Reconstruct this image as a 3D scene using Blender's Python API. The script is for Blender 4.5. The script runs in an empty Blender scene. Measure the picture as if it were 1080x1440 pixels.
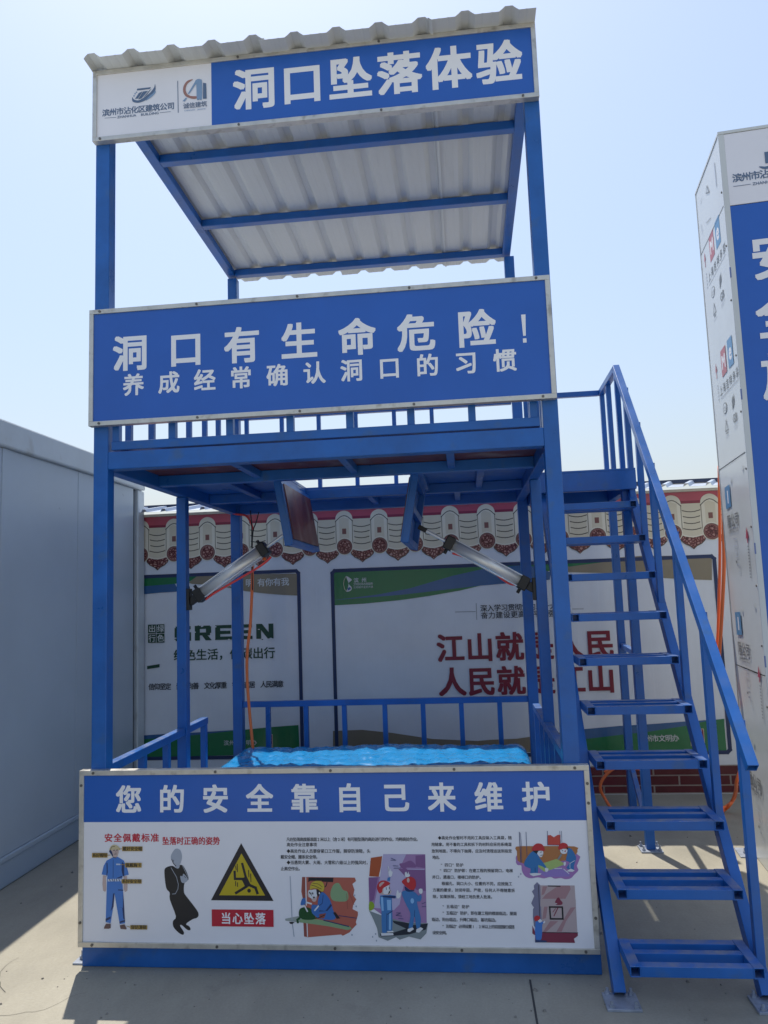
import bpy, bmesh, math, random
from mathutils import Vector, Matrix
sc = bpy.context.scene
COL = sc.collection
random.seed(7)

# ------------------------------------------------------------------ camera
cam = bpy.data.cameras.new('camera')
cam.sensor_fit = 'HORIZONTAL'; cam.sensor_width = 36.0; cam.lens = 36.0*1056.39/1080.0
cam.clip_start = 0.05; cam.clip_end = 3000
camo = bpy.data.objects.new('camera', cam); COL.objects.link(camo)
_r, _u, _f = (0.993633, 0.107167, -0.03476), (0.046137, -0.105573, 0.993341), (-0.102784, 0.98862, 0.109845)
camo.matrix_world = Matrix(((_r[0], _u[0], -_f[0], 1.7439), (_r[1], _u[1], -_f[1], -3.3562), (_r[2], _u[2], -_f[2], 1.5999), (0, 0, 0, 1)))
sc.camera = camo

# ------------------------------------------------------------------ sky and sun
SUN = Vector((-0.165, 0.445, 1.0)).normalized()          # direction towards the sun
world = bpy.data.worlds.new('World'); sc.world = world; world.use_nodes = True
wn = world.node_tree.nodes; bg = wn['Background']
sky = wn.new('ShaderNodeTexSky'); sky.sky_type = 'NISHITA'; sky.sun_disc = False
sky.sun_elevation = math.asin(SUN.z); sky.sun_rotation = math.atan2(SUN.x, SUN.y)
sky.air_density = 2.2; sky.dust_density = 2.2; sky.ozone_density = 8.0; sky.altitude = 20
veil = wn.new('ShaderNodeMix'); veil.data_type = 'RGBA'; veil.inputs[0].default_value = 0.42; veil.inputs[7].default_value = (3.45, 3.98, 4.75, 1)   # thin even haze over the whole sky
haze_tint = wn.new('ShaderNodeMix'); haze_tint.data_type = 'RGBA'; haze_tint.blend_type = 'MULTIPLY'; haze_tint.inputs[0].default_value = 1.0
haze_tint.inputs[7].default_value = (0.99, 0.915, 0.99, 1)
world.node_tree.links.new(sky.outputs[0], haze_tint.inputs[6]); world.node_tree.links.new(haze_tint.outputs[2], veil.inputs[6]); world.node_tree.links.new(veil.outputs[2], bg.inputs[0]); bg.inputs[1].default_value = 0.135
sun = bpy.data.lights.new('sun', 'SUN'); sun.energy = 3.75; sun.angle = math.radians(0.55); sun.color = (1.0, 0.93, 0.80)
suno = bpy.data.objects.new('sun', sun); COL.objects.link(suno)
suno.location = (0, 0, 12); suno.rotation_euler = SUN.to_track_quat('Z', 'Y').to_euler()
sc.view_settings.view_transform = 'Standard'; sc.view_settings.look = 'None'
sc.view_settings.gamma = 1.0; sc.view_settings.exposure = 0.43

# ------------------------------------------------------------------ helpers: objects
WM = {}
def thing(name, label, cat, loc=(0, 0, 0), rz=0.0, group=None):
    o = bpy.data.objects.new(name, None); COL.objects.link(o)
    o.location = loc; o.rotation_euler = (0, 0, rz); o.empty_display_size = 0.2
    o['label'] = label; o['category'] = cat
    if group: o['group'] = group
    WM[o.name] = Matrix.Translation(Vector(loc)) @ Matrix.Rotation(rz, 4, 'Z')
    return o

class MB:
    """collects faces in world (or parent) space and links them as one mesh object"""
    def __init__(s): s.v = []; s.f = []; s.m = []
    def face(s, pts, m=0):
        i = len(s.v); s.v += [tuple(p) for p in pts]; s.f.append(list(range(i, i+len(pts)))); s.m.append(m)
    def mesh(s, vs, fs, m=0):
        i = len(s.v); s.v += [tuple(p) for p in vs]
        for f in fs: s.f.append([i+k for k in f]); s.m.append(m)
    def box(s, x0, x1, y0, y1, z0, z1, m=0):
        vs = [(x0,y0,z0),(x1,y0,z0),(x1,y1,z0),(x0,y1,z0),(x0,y0,z1),(x1,y0,z1),(x1,y1,z1),(x0,y1,z1)]
        s.mesh(vs, [(3,2,1,0),(4,5,6,7),(0,1,5,4),(1,2,6,5),(2,3,7,6),(3,0,4,7)], m); return s
    def beam(s, p, q, w, h, up=(0,0,1), open0=False, open1=False, wall=0.004, m=0):
        """rectangular tube from p to q; w across, h along up; open ends show the hollow"""
        p = Vector(p); q = Vector(q); d = (q-p).normalized(); side = d.cross(Vector(up)).normalized(); u = side.cross(d)
        def ring(c, ww, hh): return [c+side*(a*ww/2)+u*(b*hh/2) for a, b in ((-1,-1),(1,-1),(1,1),(-1,1))]
        vs = ring(p, w, h)+ring(q, w, h); fs = [(k, (k+1) % 4, 4+(k+1) % 4, 4+k) for k in range(4)]
        for op, base, c, sg in ((open0, 0, p, 1), (open1, 4, q, -1)):
            if not op: fs.append((3,2,1,0) if base == 0 else (4,5,6,7))
            else:
                i = len(vs); vs += ring(c, w-2*wall, h-2*wall)+ring(c+d*sg*0.06, w-2*wall, h-2*wall)
                for k in range(4):
                    a, b = k, (k+1) % 4
                    fs.append((base+a, i+a, i+b, base+b)); fs.append((i+a, i+4+a, i+4+b, i+b))
                fs.append((i+4, i+5, i+6, i+7))
        s.mesh(vs, fs, m); return s
    def tube(s, pts, r, n=8, m=0, cap=True):
        pts = [Vector(p) for p in pts]; rings = []; ref = None
        for i, p in enumerate(pts):
            d = (pts[min(i+1, len(pts)-1)]-pts[max(i-1, 0)]).normalized()
            if ref is None: ref = d.orthogonal().normalized()
            ref = (ref-d*ref.dot(d)).normalized(); b = d.cross(ref)
            rr = r[i] if isinstance(r, (list, tuple)) else r
            rings.append([p+(ref*math.cos(2*math.pi*k/n)+b*math.sin(2*math.pi*k/n))*rr for k in range(n)])
        vs = [x for g in rings for x in g]; fs = []
        for i in range(len(rings)-1):
            for k in range(n): fs.append((i*n+k, i*n+(k+1) % n, (i+1)*n+(k+1) % n, (i+1)*n+k))
        if cap: fs.append(tuple(reversed(range(n)))); fs.append(tuple(range((len(rings)-1)*n, len(rings)*n)))
        s.mesh(vs, fs, m); return s
    def build(s, name, mats, parent=None, loc=None, bevel=0.0, smooth=False, local=False, solid=0.0):
        me = bpy.data.meshes.new(name)
        if parent is not None and not local:
            inv = WM[parent.name].inverted(); vs = [tuple(inv @ Vector(v)) for v in s.v]
        elif loc is not None: vs = [(v[0]-loc[0], v[1]-loc[1], v[2]-loc[2]) for v in s.v]
        else: vs = s.v
        me.from_pydata(vs, [], s.f)
        if not isinstance(mats, (list, tuple)): mats = [mats]
        for mm in mats: me.materials.append(mm)
        me.polygons.foreach_set('material_index', s.m)
        if smooth: me.polygons.foreach_set('use_smooth', [True]*len(s.f))
        me.update()
        o = bpy.data.objects.new(name, me); COL.objects.link(o)
        if parent is not None:
            o.parent = parent; WM[o.name] = WM[parent.name]
        else:
            o.location = loc or (0, 0, 0); WM[o.name] = Matrix.Translation(Vector(loc or (0, 0, 0)))
        if solid:
            md = o.modifiers.new('thickness', 'SOLIDIFY'); md.thickness = solid; md.offset = 0
        if bevel:
            md = o.modifiers.new('edge', 'BEVEL'); md.width = bevel; md.segments = 2; md.limit_method = 'ANGLE'; md.angle_limit = math.radians(50)
        return o

def tag(o, label=None, cat=None, group=None, kind=None):
    if label: o['label'] = label
    if cat: o['category'] = cat
    if group: o['group'] = group
    if kind: o['kind'] = kind
    return o

def smooth_path(pts, n=8):
    P = [Vector(p) for p in pts]; out = []
    for i in range(len(P)-1):
        a, b, c, d = P[max(i-1, 0)], P[i], P[i+1], P[min(i+2, len(P)-1)]
        for k in range(n):
            t = k/n
            out.append(0.5*((2*b)+(c-a)*t+(2*a-5*b+4*c-d)*t*t+(3*b-a-3*c+d)*t**3))
    out.append(P[-1]); return out

# ------------------------------------------------------------------ helpers: materials
def mat(name, col, rough=0.5, metal=0.0, spec=0.5, var=0.0, vscale=6.0, rvar=0.0, bump=0.0, bscale=60.0, stretch=None, coat=0.0, dirt=None, dust=0.0):
    m = bpy.data.materials.new(name); m.use_nodes = True
    nt = m.node_tree; n = nt.nodes; L = nt.links.new; b = n['Principled BSDF']
    b.inputs['Base Color'].default_value = (*col, 1); b.inputs['Roughness'].default_value = rough
    b.inputs['Metallic'].default_value = metal; b.inputs['Specular IOR Level'].default_value = spec
    if coat: b.inputs['Coat Weight'].default_value = coat; b.inputs['Coat Roughness'].default_value = 0.08
    co = n.new('ShaderNodeNewGeometry').outputs['Position']
    if stretch:
        mp = n.new('ShaderNodeMapping'); mp.inputs['Scale'].default_value = stretch; L(co, mp.inputs['Vector']); co = mp.outputs[0]
    colsock = None
    if var or rvar or dirt:
        t = n.new('ShaderNodeTexNoise'); t.inputs['Scale'].default_value = vscale; t.inputs['Detail'].default_value = 6; t.inputs['Roughness'].default_value = 0.6
        L(co, t.inputs['Vector'])
        if var:
            hs = n.new('ShaderNodeHueSaturation'); hs.inputs['Color'].default_value = (*col, 1)
            mr = n.new('ShaderNodeMapRange'); mr.inputs[1].default_value = 0.3; mr.inputs[2].default_value = 0.7
            mr.inputs[3].default_value = 1-var; mr.inputs[4].default_value = 1+var
            L(t.outputs['Fac'], mr.inputs[0]); L(mr.outputs[0], hs.inputs['Value']); colsock = hs.outputs[0]
        if rvar:
            mr = n.new('ShaderNodeMapRange'); mr.inputs[1].default_value = 0.3; mr.inputs[2].default_value = 0.7
            mr.inputs[3].default_value = max(0.02, rough-rvar); mr.inputs[4].default_value = rough+rvar
            L(t.outputs['Fac'], mr.inputs[0]); L(mr.outputs[0], b.inputs['Roughness'])
    if dirt:
        t2 = n.new('ShaderNodeTexNoise'); t2.inputs['Scale'].default_value = dirt[1]; t2.inputs['Detail'].default_value = 8; L(co, t2.inputs['Vector'])
        rp = n.new('ShaderNodeMapRange'); rp.inputs[1].default_value = dirt[2]; rp.inputs[2].default_value = dirt[2]+0.15; rp.inputs[4].default_value = dirt[3]
        L(t2.outputs['Fac'], rp.inputs[0])
        mx = n.new('ShaderNodeMix'); mx.data_type = 'RGBA'; L(rp.outputs[0], mx.inputs[0])
        if colsock: L(colsock, mx.inputs[6])
        else: mx.inputs[6].default_value = (*col, 1)
        mx.inputs[7].default_value = (*dirt[0], 1); colsock = mx.outputs[2]
    if dust:
        gn = n.new('ShaderNodeNewGeometry'); sx = n.new('ShaderNodeSeparateXYZ'); L(gn.outputs['Normal'], sx.inputs[0])
        up = n.new('ShaderNodeMapRange'); up.inputs[1].default_value = 0.6; up.inputs[2].default_value = 0.98; L(sx.outputs[2], up.inputs[0])
        t4 = n.new('ShaderNodeTexNoise'); t4.inputs['Scale'].default_value = 16; t4.inputs['Detail'].default_value = 8; L(gn.outputs['Position'], t4.inputs['Vector'])
        r4 = n.new('ShaderNodeMapRange'); r4.inputs[1].default_value = 0.35; r4.inputs[2].default_value = 0.7; r4.inputs[4].default_value = dust; L(t4.outputs['Fac'], r4.inputs[0])
        ml = n.new('ShaderNodeMath'); ml.operation = 'MULTIPLY'; L(up.outputs[0], ml.inputs[0]); L(r4.outputs[0], ml.inputs[1])
        mx = n.new('ShaderNodeMix'); mx.data_type = 'RGBA'; L(ml.outputs[0], mx.inputs[0]); L(colsock, mx.inputs[6]); mx.inputs[7].default_value = (0.30, 0.27, 0.22, 1); colsock = mx.outputs[2]
    if colsock: L(colsock, b.inputs['Base Color'])
    if bump:
        t3 = n.new('ShaderNodeTexNoise'); t3.inputs['Scale'].default_value = bscale; t3.inputs['Detail'].default_value = 4; L(co, t3.inputs['Vector'])
        bp = n.new('ShaderNodeBump'); bp.inputs['Strength'].default_value = bump; bp.inputs['Distance'].default_value = 0.004
        L(t3.outputs['Fac'], bp.inputs['Height']); L(bp.outputs[0], b.inputs['Normal'])
    return m

STEEL = mat('blue_steel_paint', (0.011, 0.114, 0.41), 0.36, var=0.16, vscale=5, rvar=0.10, bump=0.16, bscale=28, dirt=((0.05, 0.12, 0.25), 11, 0.60, 0.6), dust=0.55)
STEELD = STEEL
ALU = mat('aluminium_edging', (0.60, 0.58, 0.53), 0.40, metal=0.65, var=0.14, vscale=14, rvar=0.12, dirt=((0.24, 0.21, 0.17), 18, 0.57, 0.6))
SCREW = mat('screw_steel', (0.16, 0.15, 0.14), 0.45, metal=0.7)
SIGNB = mat('sign_blue_film', (0.017, 0.114, 0.48), 0.30, var=0.06, vscale=2.5, bump=0.07, bscale=5)
SIGNW = mat('sign_white_film', (0.80, 0.80, 0.85), 0.30, var=0.03, vscale=2.5, bump=0.07, bscale=5)
LETTER = mat('white_letter_film', (0.85, 0.85, 0.87), 0.45)
NAVY = mat('navy_print', (0.035, 0.06, 0.16), 0.35)
BLACKP = mat('black_print', (0.012, 0.013, 0.018), 0.4)
REDP = mat('red_print', (0.55, 0.02, 0.045), 0.35)
def flat(name, c): return mat(name, c, 0.36)
WOOD = mat('red_film_plywood', (0.13, 0.030, 0.032), 0.42, var=0.35, vscale=7, rvar=0.12, dirt=((0.28, 0.20, 0.17), 6, 0.55, 0.7), stretch=(1, 1, 0.5))
ROOF = mat('roof_sheet', (0.62, 0.64, 0.64), 0.45, var=0.03, vscale=2.5, dirt=((0.46, 0.47, 0.46), 4, 0.58, 0.4), stretch=(3, 0.4, 1))
BLACKR = mat('black_plastic', (0.012, 0.012, 0.013), 0.42)
CHROME = mat('cylinder_tube', (0.82, 0.82, 0.80), 0.40, metal=0.55, rvar=0.05, vscale=10)
VINYL = mat('cyan_vinyl', (0.010, 0.235, 0.58), 0.24, var=0.06, vscale=8, coat=0.4)
ORANGE = mat('orange_hose_rubber', (0.95, 0.20, 0.055), 0.36)
REDHOSE = mat('red_hose_rubber', (0.85, 0.075, 0.065), 0.36)
CABLE = mat('black_cable', (0.012, 0.012, 0.014), 0.5)
CABIN = mat('cabin_panel_paint', (0.42, 0.49, 0.56), 0.33, var=0.05, vscale=1.5, bump=0.03, bscale=3, rvar=0.06)
CABINF = mat('cabin_frame_paint', (0.55, 0.60, 0.62), 0.4, var=0.07, vscale=4, dirt=((0.35, 0.33, 0.28), 7, 0.6, 0.5))
DARKGAP = mat('dark_gap', (0.03, 0.035, 0.04), 0.7)
PLATE = mat('galvanised_plate', (0.32, 0.36, 0.44), 0.45, metal=0.35, var=0.2, vscale=20)
FILM = mat('protective_film', (0.62, 0.65, 0.65), 0.24, var=0.04, vscale=3, bump=0.05, bscale=7)

# print on the ribbed hoarding sheets: every colour shares the same fine vertical ribs and gloss
def wallmat(name, col, rough=0.20, var=0.06):
    m = mat(name, col, rough, var=var, vscale=2.0)
    nt = m.node_tree; n = nt.nodes; L = nt.links.new; b = n['Principled BSDF']
    g = n.new('ShaderNodeNewGeometry'); sp = n.new('ShaderNodeSeparateXYZ'); L(g.outputs['Position'], sp.inputs[0])
    def tooth(period, sharp):
        a = n.new('ShaderNodeMath'); a.operation = 'MULTIPLY'; a.inputs[1].default_value = 1/period; L(sp.outputs[0], a.inputs[0])
        f = n.new('ShaderNodeMath'); f.operation = 'FRACT'; L(a.outputs[0], f.inputs[0])
        c = n.new('ShaderNodeMath'); c.operation = 'LESS_THAN'; c.inputs[1].default_value = sharp; L(f.outputs[0], c.inputs[0]); return c.outputs[0]
    nz = n.new('ShaderNodeTexNoise'); nz.inputs['Scale'].default_value = 1.0; nz.inputs['Detail'].default_value = 3
    mp = n.new('ShaderNodeMapping'); mp.inputs['Scale'].default_value = (9, 1, 0.5); L(g.outputs['Position'], mp.inputs[0]); L(mp.outputs[0], nz.inputs['Vector'])
    ad = n.new('ShaderNodeMath'); ad.operation = 'MULTIPLY_ADD'; L(tooth(0.127, 0.035), ad.inputs[0]); ad.inputs[1].default_value = 0.25; L(nz.outputs['Fac'], ad.inputs[2])
    ad2 = n.new('ShaderNodeMath'); ad2.operation = 'MULTIPLY_ADD'; L(tooth(0.0254, 0.12), ad2.inputs[0]); ad2.inputs[1].default_value = 0.05; L(ad.outputs[0], ad2.inputs[2])
    bp = n.new('ShaderNodeBump'); bp.inputs['Strength'].default_value = 0.35; bp.inputs['Distance'].default_value = 0.01
    L(ad2.outputs[0], bp.inputs['Height']); L(bp.outputs[0], b.inputs['Normal'])
    return m
W_WHITE = wallmat('hoarding_white', (0.69, 0.72, 0.77))
W_RED = wallmat('hoarding_eaves_red', (0.52, 0.085, 0.12))
W_REDD = wallmat('hoarding_eaves_maroon', (0.27, 0.030, 0.055))
W_TILE = wallmat('hoarding_tile_beige', (0.68, 0.61, 0.46))
W_TILEL = wallmat('hoarding_tile_pale', (0.78, 0.72, 0.58))
W_TILED = wallmat('hoarding_tile_shadow_print', (0.34, 0.30, 0.22))
W_LINE = wallmat('hoarding_tile_line', (0.085, 0.072, 0.055))
W_BROWN = wallmat('hoarding_tile_brown', (0.22, 0.085, 0.07), 0.45)
W_NAVY = wallmat('hoarding_navy', (0.012, 0.030, 0.10), 0.45)
W_GREEN = wallmat('hoarding_green', (0.014, 0.165, 0.060))
W_BLUE = wallmat('hoarding_blue', (0.035, 0.115, 0.27))
W_TAN = wallmat('hoarding_tan', (0.25, 0.21, 0.145))
W_DGREEN = wallmat('hoarding_text_green', (0.008, 0.055, 0.030), 0.45)
W_TXT = wallmat('hoarding_text_dark', (0.012, 0.018, 0.030), 0.45)
W_TRED = wallmat('hoarding_text_red', (0.20, 0.006, 0.024), 0.45)
W_TWHITE = wallmat('hoarding_text_white', (0.62, 0.64, 0.64))
W_BRICK = wallmat('hoarding_brick', (0.115, 0.022, 0.030), var=0.25)
W_MORTAR = wallmat('hoarding_mortar', (0.36, 0.30, 0.28))
def curlmat():
    m = wallmat('hoarding_curl_ornament', (0.1, 0.02, 0.02)); n = m.node_tree.nodes; L = m.node_tree.links.new
    v = n.new('ShaderNodeTexVoronoi'); v.feature = 'DISTANCE_TO_EDGE'; v.inputs['Scale'].default_value = 44
    L(n.new('ShaderNodeNewGeometry').outputs['Position'], v.inputs['Vector'])
    r = n.new('ShaderNodeValToRGB'); e = r.color_ramp.elements
    e[0].position = 0.05; e[0].color = (0.08, 0.018, 0.018, 1); e[1].position = 0.16; e[1].color = (0.27, 0.075, 0.07, 1)
    k = r.color_ramp.elements.new(0.34); k.color = (0.48, 0.29, 0.24, 1)
    L(v.outputs['Distance'], r.inputs[0]); L(r.outputs[0], n['Principled BSDF'].inputs['Base Color']); return m
W_CURL = curlmat()

# concrete ground
def concrete():
    m = bpy.data.materials.new('concrete'); m.use_nodes = True; nt = m.node_tree; n = nt.nodes; L = nt.links.new; b = n['Principled BSDF']
    g = n.new('ShaderNodeNewGeometry').outputs['Position']
    def noise(scale, det=8, rough=0.6, st=None):
        t = n.new('ShaderNodeTexNoise'); t.inputs['Scale'].default_value = scale; t.inputs['Detail'].default_value = det; t.inputs['Roughness'].default_value = rough
        if st:
            mp = n.new('ShaderNodeMapping'); mp.inputs['Scale'].default_value = st; L(g, mp.inputs[0]); L(mp.outputs[0], t.inputs['Vector'])
        else: L(g, t.inputs['Vector'])
        return t.outputs['Fac']
    def ramp(src, a, b_, lo, hi):
        r = n.new('ShaderNodeMapRange'); r.inputs[1].default_value = a; r.inputs[2].default_value = b_; r.inputs[3].default_value = lo; r.inputs[4].default_value = hi; L(src, r.inputs[0]); return r.outputs[0]
    def mul(a, b_):
        r = n.new('ShaderNodeMath'); r.operation = 'MULTIPLY'; L(a, r.inputs[0]); L(b_, r.inputs[1]); return r.outputs[0]
    v = mul(mul(ramp(noise(0.9), 0.3, 0.7, 0.84, 1.10), ramp(noise(5.5, 10, 0.7, (1, 0.45, 1)), 0.3, 0.7, 0.90, 1.08)), ramp(noise(90, 4), 0.3, 0.7, 0.92, 1.06))
    v = mul(v, ramp(noise(2.2, 9, 0.75), 0.60, 0.72, 1.0, 0.80))        # old damp stains
    v = mul(v, ramp(noise(38, 2), 0.75, 0.79, 1.0, 0.6))               # specks
    hs = n.new('ShaderNodeHueSaturation'); hs.inputs['Color'].default_value = (0.325, 0.305, 0.25, 1); L(v, hs.inputs['Value']); L(hs.outputs[0], b.inputs['Base Color'])
    L(ramp(noise(3.0), 0.3, 0.7, 0.42, 0.72), b.inputs['Roughness'])
    bp = n.new('ShaderNodeBump'); bp.inputs['Strength'].default_value = 0.25; bp.inputs['Distance'].default_value = 0.004; L(noise(70, 6), bp.inputs['Height']); L(bp.outputs[0], b.inputs['Normal'])
    return m
CONC = concrete()
JOINT = mat('joint_filler', (0.05, 0.05, 0.05), 0.8)

# ------------------------------------------------------------------ helpers: flat print and lettering
def PB(a, b, d): return (a, -d, b)                 # sign boards of the tower (face at y = 0)
def PW(a, b, d): return (a, 2.829-d, b)            # hoarding wall face
def PS(a, b, d): return (-d, -a, b)                # side of the booth (booth space)
def PF(a, b, d): return (a, -d, b)                 # front of the booth (booth space)

class Art(MB):
    def __init__(s, P, d=0.001, step=0.00006): MB.__init__(s); s.P = P; s.d = d; s.step = step; s.mats = []
    def mi(s, m):
        if m not in s.mats: s.mats.append(m)
        return s.mats.index(m)
    def poly(s, m, pts):
        s.face([s.P(a, b, s.d) for a, b in pts], s.mi(m)); s.d += s.step
    def curve(s, m, pts, n=5):
        P = [Vector((a, b)) for a, b in pts]; k = len(P); out = []
        for i in range(k):
            a, b, c, d = P[i-1], P[i], P[(i+1) % k], P[(i+2) % k]
            for j in range(n):
                t = j/n; q = 0.5*((2*b)+(c-a)*t+(2*a-5*b+4*c-d)*t*t+(3*b-a-3*c+d)*t**3); out.append((q.x, q.y))
        s.poly(m, out)
    def ell(s, m, c, rx, ry, n=20, a0=0, a1=360):
        full = abs(a1-a0) >= 360
        k = n if full else n+1
        s.poly(m, [(c[0]+rx*math.cos(math.radians(a0+(a1-a0)*i/n)), c[1]+ry*math.sin(math.radians(a0+(a1-a0)*i/n))) for i in range(k)])
    def line(s, m, pts, w):
        mi = s.mi(m)
        for (a, b) in zip(pts[:-1], pts[1:]):
            a = Vector(a); b = Vector(b)
            if (b-a).length < 1e-6: continue
            d = (b-a).normalized()*(w*0.4); t = Vector((-d.y, d.x)).normalized()*(w/2)
            q = [a-d+t, a-d-t, b+d-t, b+d+t]; s.face([s.P(x.x, x.y, s.d) for x in q], mi); s.d += s.step*0.15
        s.d += s.step
    def rect(s, m, x0, x1, z0, z1): s.poly(m, [(x0, z0), (x1, z0), (x1, z1), (x0, z1)])
    def ring(s, m, outer, w):
        s.line(m, list(outer)+[outer[0]], w)
    def chars(s, m, string, x0, x1, z, h, bold, sx, parent, local=False):
        """large cut-out characters, each a part of its own"""
        n = len(string)
        for i, ch in enumerate(string):
            a = Art(s.P, s.d); x = x0+(x1-x0)*i/max(1, n-1); a.text(m, ch, x, x, z, h, bold, sx); a.done('character', parent, local)
    def text(s, m, string, x0, x1, z, h, bold=0.0, sx=1.0, z1=None, copies=6):
        """one glyph per cell, first cell centred on x0, last on x1; h is the em height"""
        mi = s.mi(m); n = len(string)
        for i, ch in enumerate(string):
            if ch in ' \u3000': continue
            t = i/(n-1) if n > 1 else 0
            x = x0+(x1-x0)*t; zz = z+((z1-z)*t if z1 is not None else 0)
            s.glyph(mi, ch, x, zz, h, bold, sx, copies)
        s.d += s.step
    def glyph(s, mi, ch, x, z, h, bold, sx, copies=6):
        vs, fs, adv = GL(ch); cx = adv/2 if ord(ch) < 0x2000 else 0.4725
        offs = [(0, 0)]
        if bold: offs += [(bold*a, bold*c*0.85) for a, c in ((-1,-1),(1,-1),(1,1),(-1,1),(0,-1),(0,1),(-1,0),(1,0))[:8 if copies > 4 else 4]]
        for j, (ox, oz) in enumerate(offs):
            dd = s.d+j*0.00002
            s.mesh([s.P(x+((a-cx)*1.058+ox)*h*sx, z+((b-0.36)*1.058+oz)*h, dd) for a, b in vs], fs, mi)
    def latin(s, m, string, x0, x1, z, h, bold=0.0):
        """proportional line stretched from x0 to x1"""
        mi = s.mi(m); w = [GL(c)[2] for c in string]; tot = sum(w); k = (x1-x0)/tot; x = x0
        for c, a in zip(string, w):
            if c != ' ':
                vs, fs, _ = GL(c); offs = [(0, 0)]
                if bold: offs += [(bold*math.cos(2*math.pi*q/6), bold*math.sin(2*math.pi*q/6)) for q in range(6)]
                for j, (ox, oz) in enumerate(offs):
                    s.mesh([s.P(x+(p+ox)*k, z+(b-0.35+oz)*h*1.4, s.d+j*0.00002) for p, b in vs], fs, mi)
            x += a*k
        s.d += s.step
    def done(s, name, parent, local=False): return s.build(name, s.mats, parent, local=local)

_gl = {}
def GL(ch):
    if ch not in _gl:
        cu = bpy.data.curves.new('glyph', 'FONT'); cu.body = ch; cu.size = 1.0; cu.resolution_u = 4
        o = bpy.data.objects.new('glyph', cu); COL.objects.link(o); bpy.context.view_layer.update()
        dg = bpy.context.evaluated_depsgraph_get(); me = bpy.data.meshes.new_from_object(o.evaluated_get(dg))
        vs = [(v.co.x, v.co.y) for v in me.vertices]; fs = [tuple(p.vertices) for p in me.polygons]
        adv = (max(v[0] for v in vs)+min(v[0] for v in vs)) if vs else 0.4
        if ord(ch) < 0x2000: adv = max(adv, 0.2)
        bpy.data.objects.remove(o); bpy.data.curves.remove(cu); bpy.data.meshes.remove(me)
        _gl[ch] = (vs, fs, adv)
    return _gl[ch]

# ================================================================== GROUND
g = MB(); g.face([(-250, -250, 0), (250, -250, 0), (250, 250, 0), (-250, 250, 0)])
ground = tag(g.build('ground', CONC), kind='structure')
j = MB()
for x in (1.935, -4.0, 8.0): j.box(x-0.004, x+0.004, -30, -0.02, 0.0, 0.0015)
j.box(-30, 30, -6.004, -5.996, 0.0, 0.0015)
tag(j.build('ground_joint', JOINT), kind='structure')

rg = random.Random(11); b = MB()
for (x, y, a, n_) in ((-0.5, -0.62, 0.4, 22), (1.1, -0.55, -0.25, 16), (2.55, -0.75, 0.2, 18), (3.1, 0.55, 1.2, 14), (-0.25, -0.2, 2.4, 10)):
    for k in range(n_):
        a += rg.uniform(-0.45, 0.45); w = 0.0011*(1-k/n_)+0.0004; dx, dy = math.cos(a)*0.035, math.sin(a)*0.035; nx, ny = -math.sin(a)*w, math.cos(a)*w
        b.face([(x+nx, y+ny, 0.0012), (x-nx, y-ny, 0.0012), (x+dx-nx, y+dy-ny, 0.0012), (x+dx+nx, y+dy+ny, 0.0012)]); x += dx; y += dy
tag(b.build('ground_crack', JOINT), kind='structure')
b = MB()
for k in range(260):
    x, y = rg.uniform(-0.9, 3.4), rg.choice((rg.uniform(-0.75, -0.02), rg.uniform(-0.75, 2.7))); r_ = rg.choice((0.002, 0.003, 0.003, 0.004, 0.006, 0.009))*rg.uniform(0.7, 1.2)
    if 0 < x < 2.2 and y > 0: continue
    ph = rg.uniform(0, 6.28); vs = [(x+math.cos(ph+q*1.257)*r_*rg.uniform(0.7, 1.2), y+math.sin(ph+q*1.257)*r_*rg.uniform(0.7, 1.2), 0.0) for q in range(5)]
    vs += [(x+(v[0]-x)*0.6, y+(v[1]-y)*0.6, r_*rg.uniform(0.5, 1.0)) for v in vs]
    b.mesh(vs, [(q, (q+1) % 5, 5+(q+1) % 5, 5+q) for q in range(5)]+[(5, 6, 7, 8, 9)])
tag(b.build('grit', mat('grit_stone', (0.20, 0.19, 0.17), 0.8, var=0.4, vscale=40)), 'loose grit and small chips scattered on the concrete', kind='stuff')
# ================================================================== TOWER
T = thing('steel_tower', 'two storey blue steel frame tower with tin roof and open trapdoors', 'tower', (1.1, 1.1, 0))
BV = 0.004
def part(name, fn, m=STEEL, parent=T, bevel=BV):
    b = MB(); fn(b); return b.build(name, m, parent, bevel=bevel)
# posts
part('post', lambda b: b.box(0.0, 0.072, 0.03, 0.10, 0.095, 4.205))
part('post', lambda b: b.box(2.128, 2.198, 0.03, 0.10, 0.095, 4.205))
part('post', lambda b: b.box(0.0, 0.060, 1.07, 1.13, 0.095, 2.243))
part('post', lambda b: b.box(2.150, 2.212, 1.07, 1.13, 0.095, 2.243))
part('post', lambda b: b.box(0.008, 0.080, 2.125, 2.195, 0.095, 4.10))
part('post', lambda b: b.box(2.150, 2.222, 2.125, 2.195, 0.095, 4.10))
# base frame
part('base_beam', lambda b: b.box(-0.034, 2.236, 0.028, 0.104, 0.0, 0.095))
part('base_beam', lambda b: b.box(-0.010, 0.064, 0.104, 2.125, 0.0, 0.094))
part('base_beam', lambda b: b.box(2.146, 2.220, 0.104, 2.125, 0.0, 0.094))
part('base_beam', lambda b: b.box(0.0, 2.225, 2.125, 2.197, 0.0, 0.094))
bp_ = part('base_plate', lambda b: b.box(-0.085, -0.034, 0.04, 0.14, 0.0, 0.008), PLATE, bevel=0.001)
part('anchor_bolt', lambda b: (b.tube([(-0.06, 0.085, 0.008), (-0.06, 0.085, 0.045)], 0.007), b.tube([(-0.06, 0.085, 0.008), (-0.06, 0.085, 0.022)], 0.014, 6)), PLATE, bp_, 0)
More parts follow.
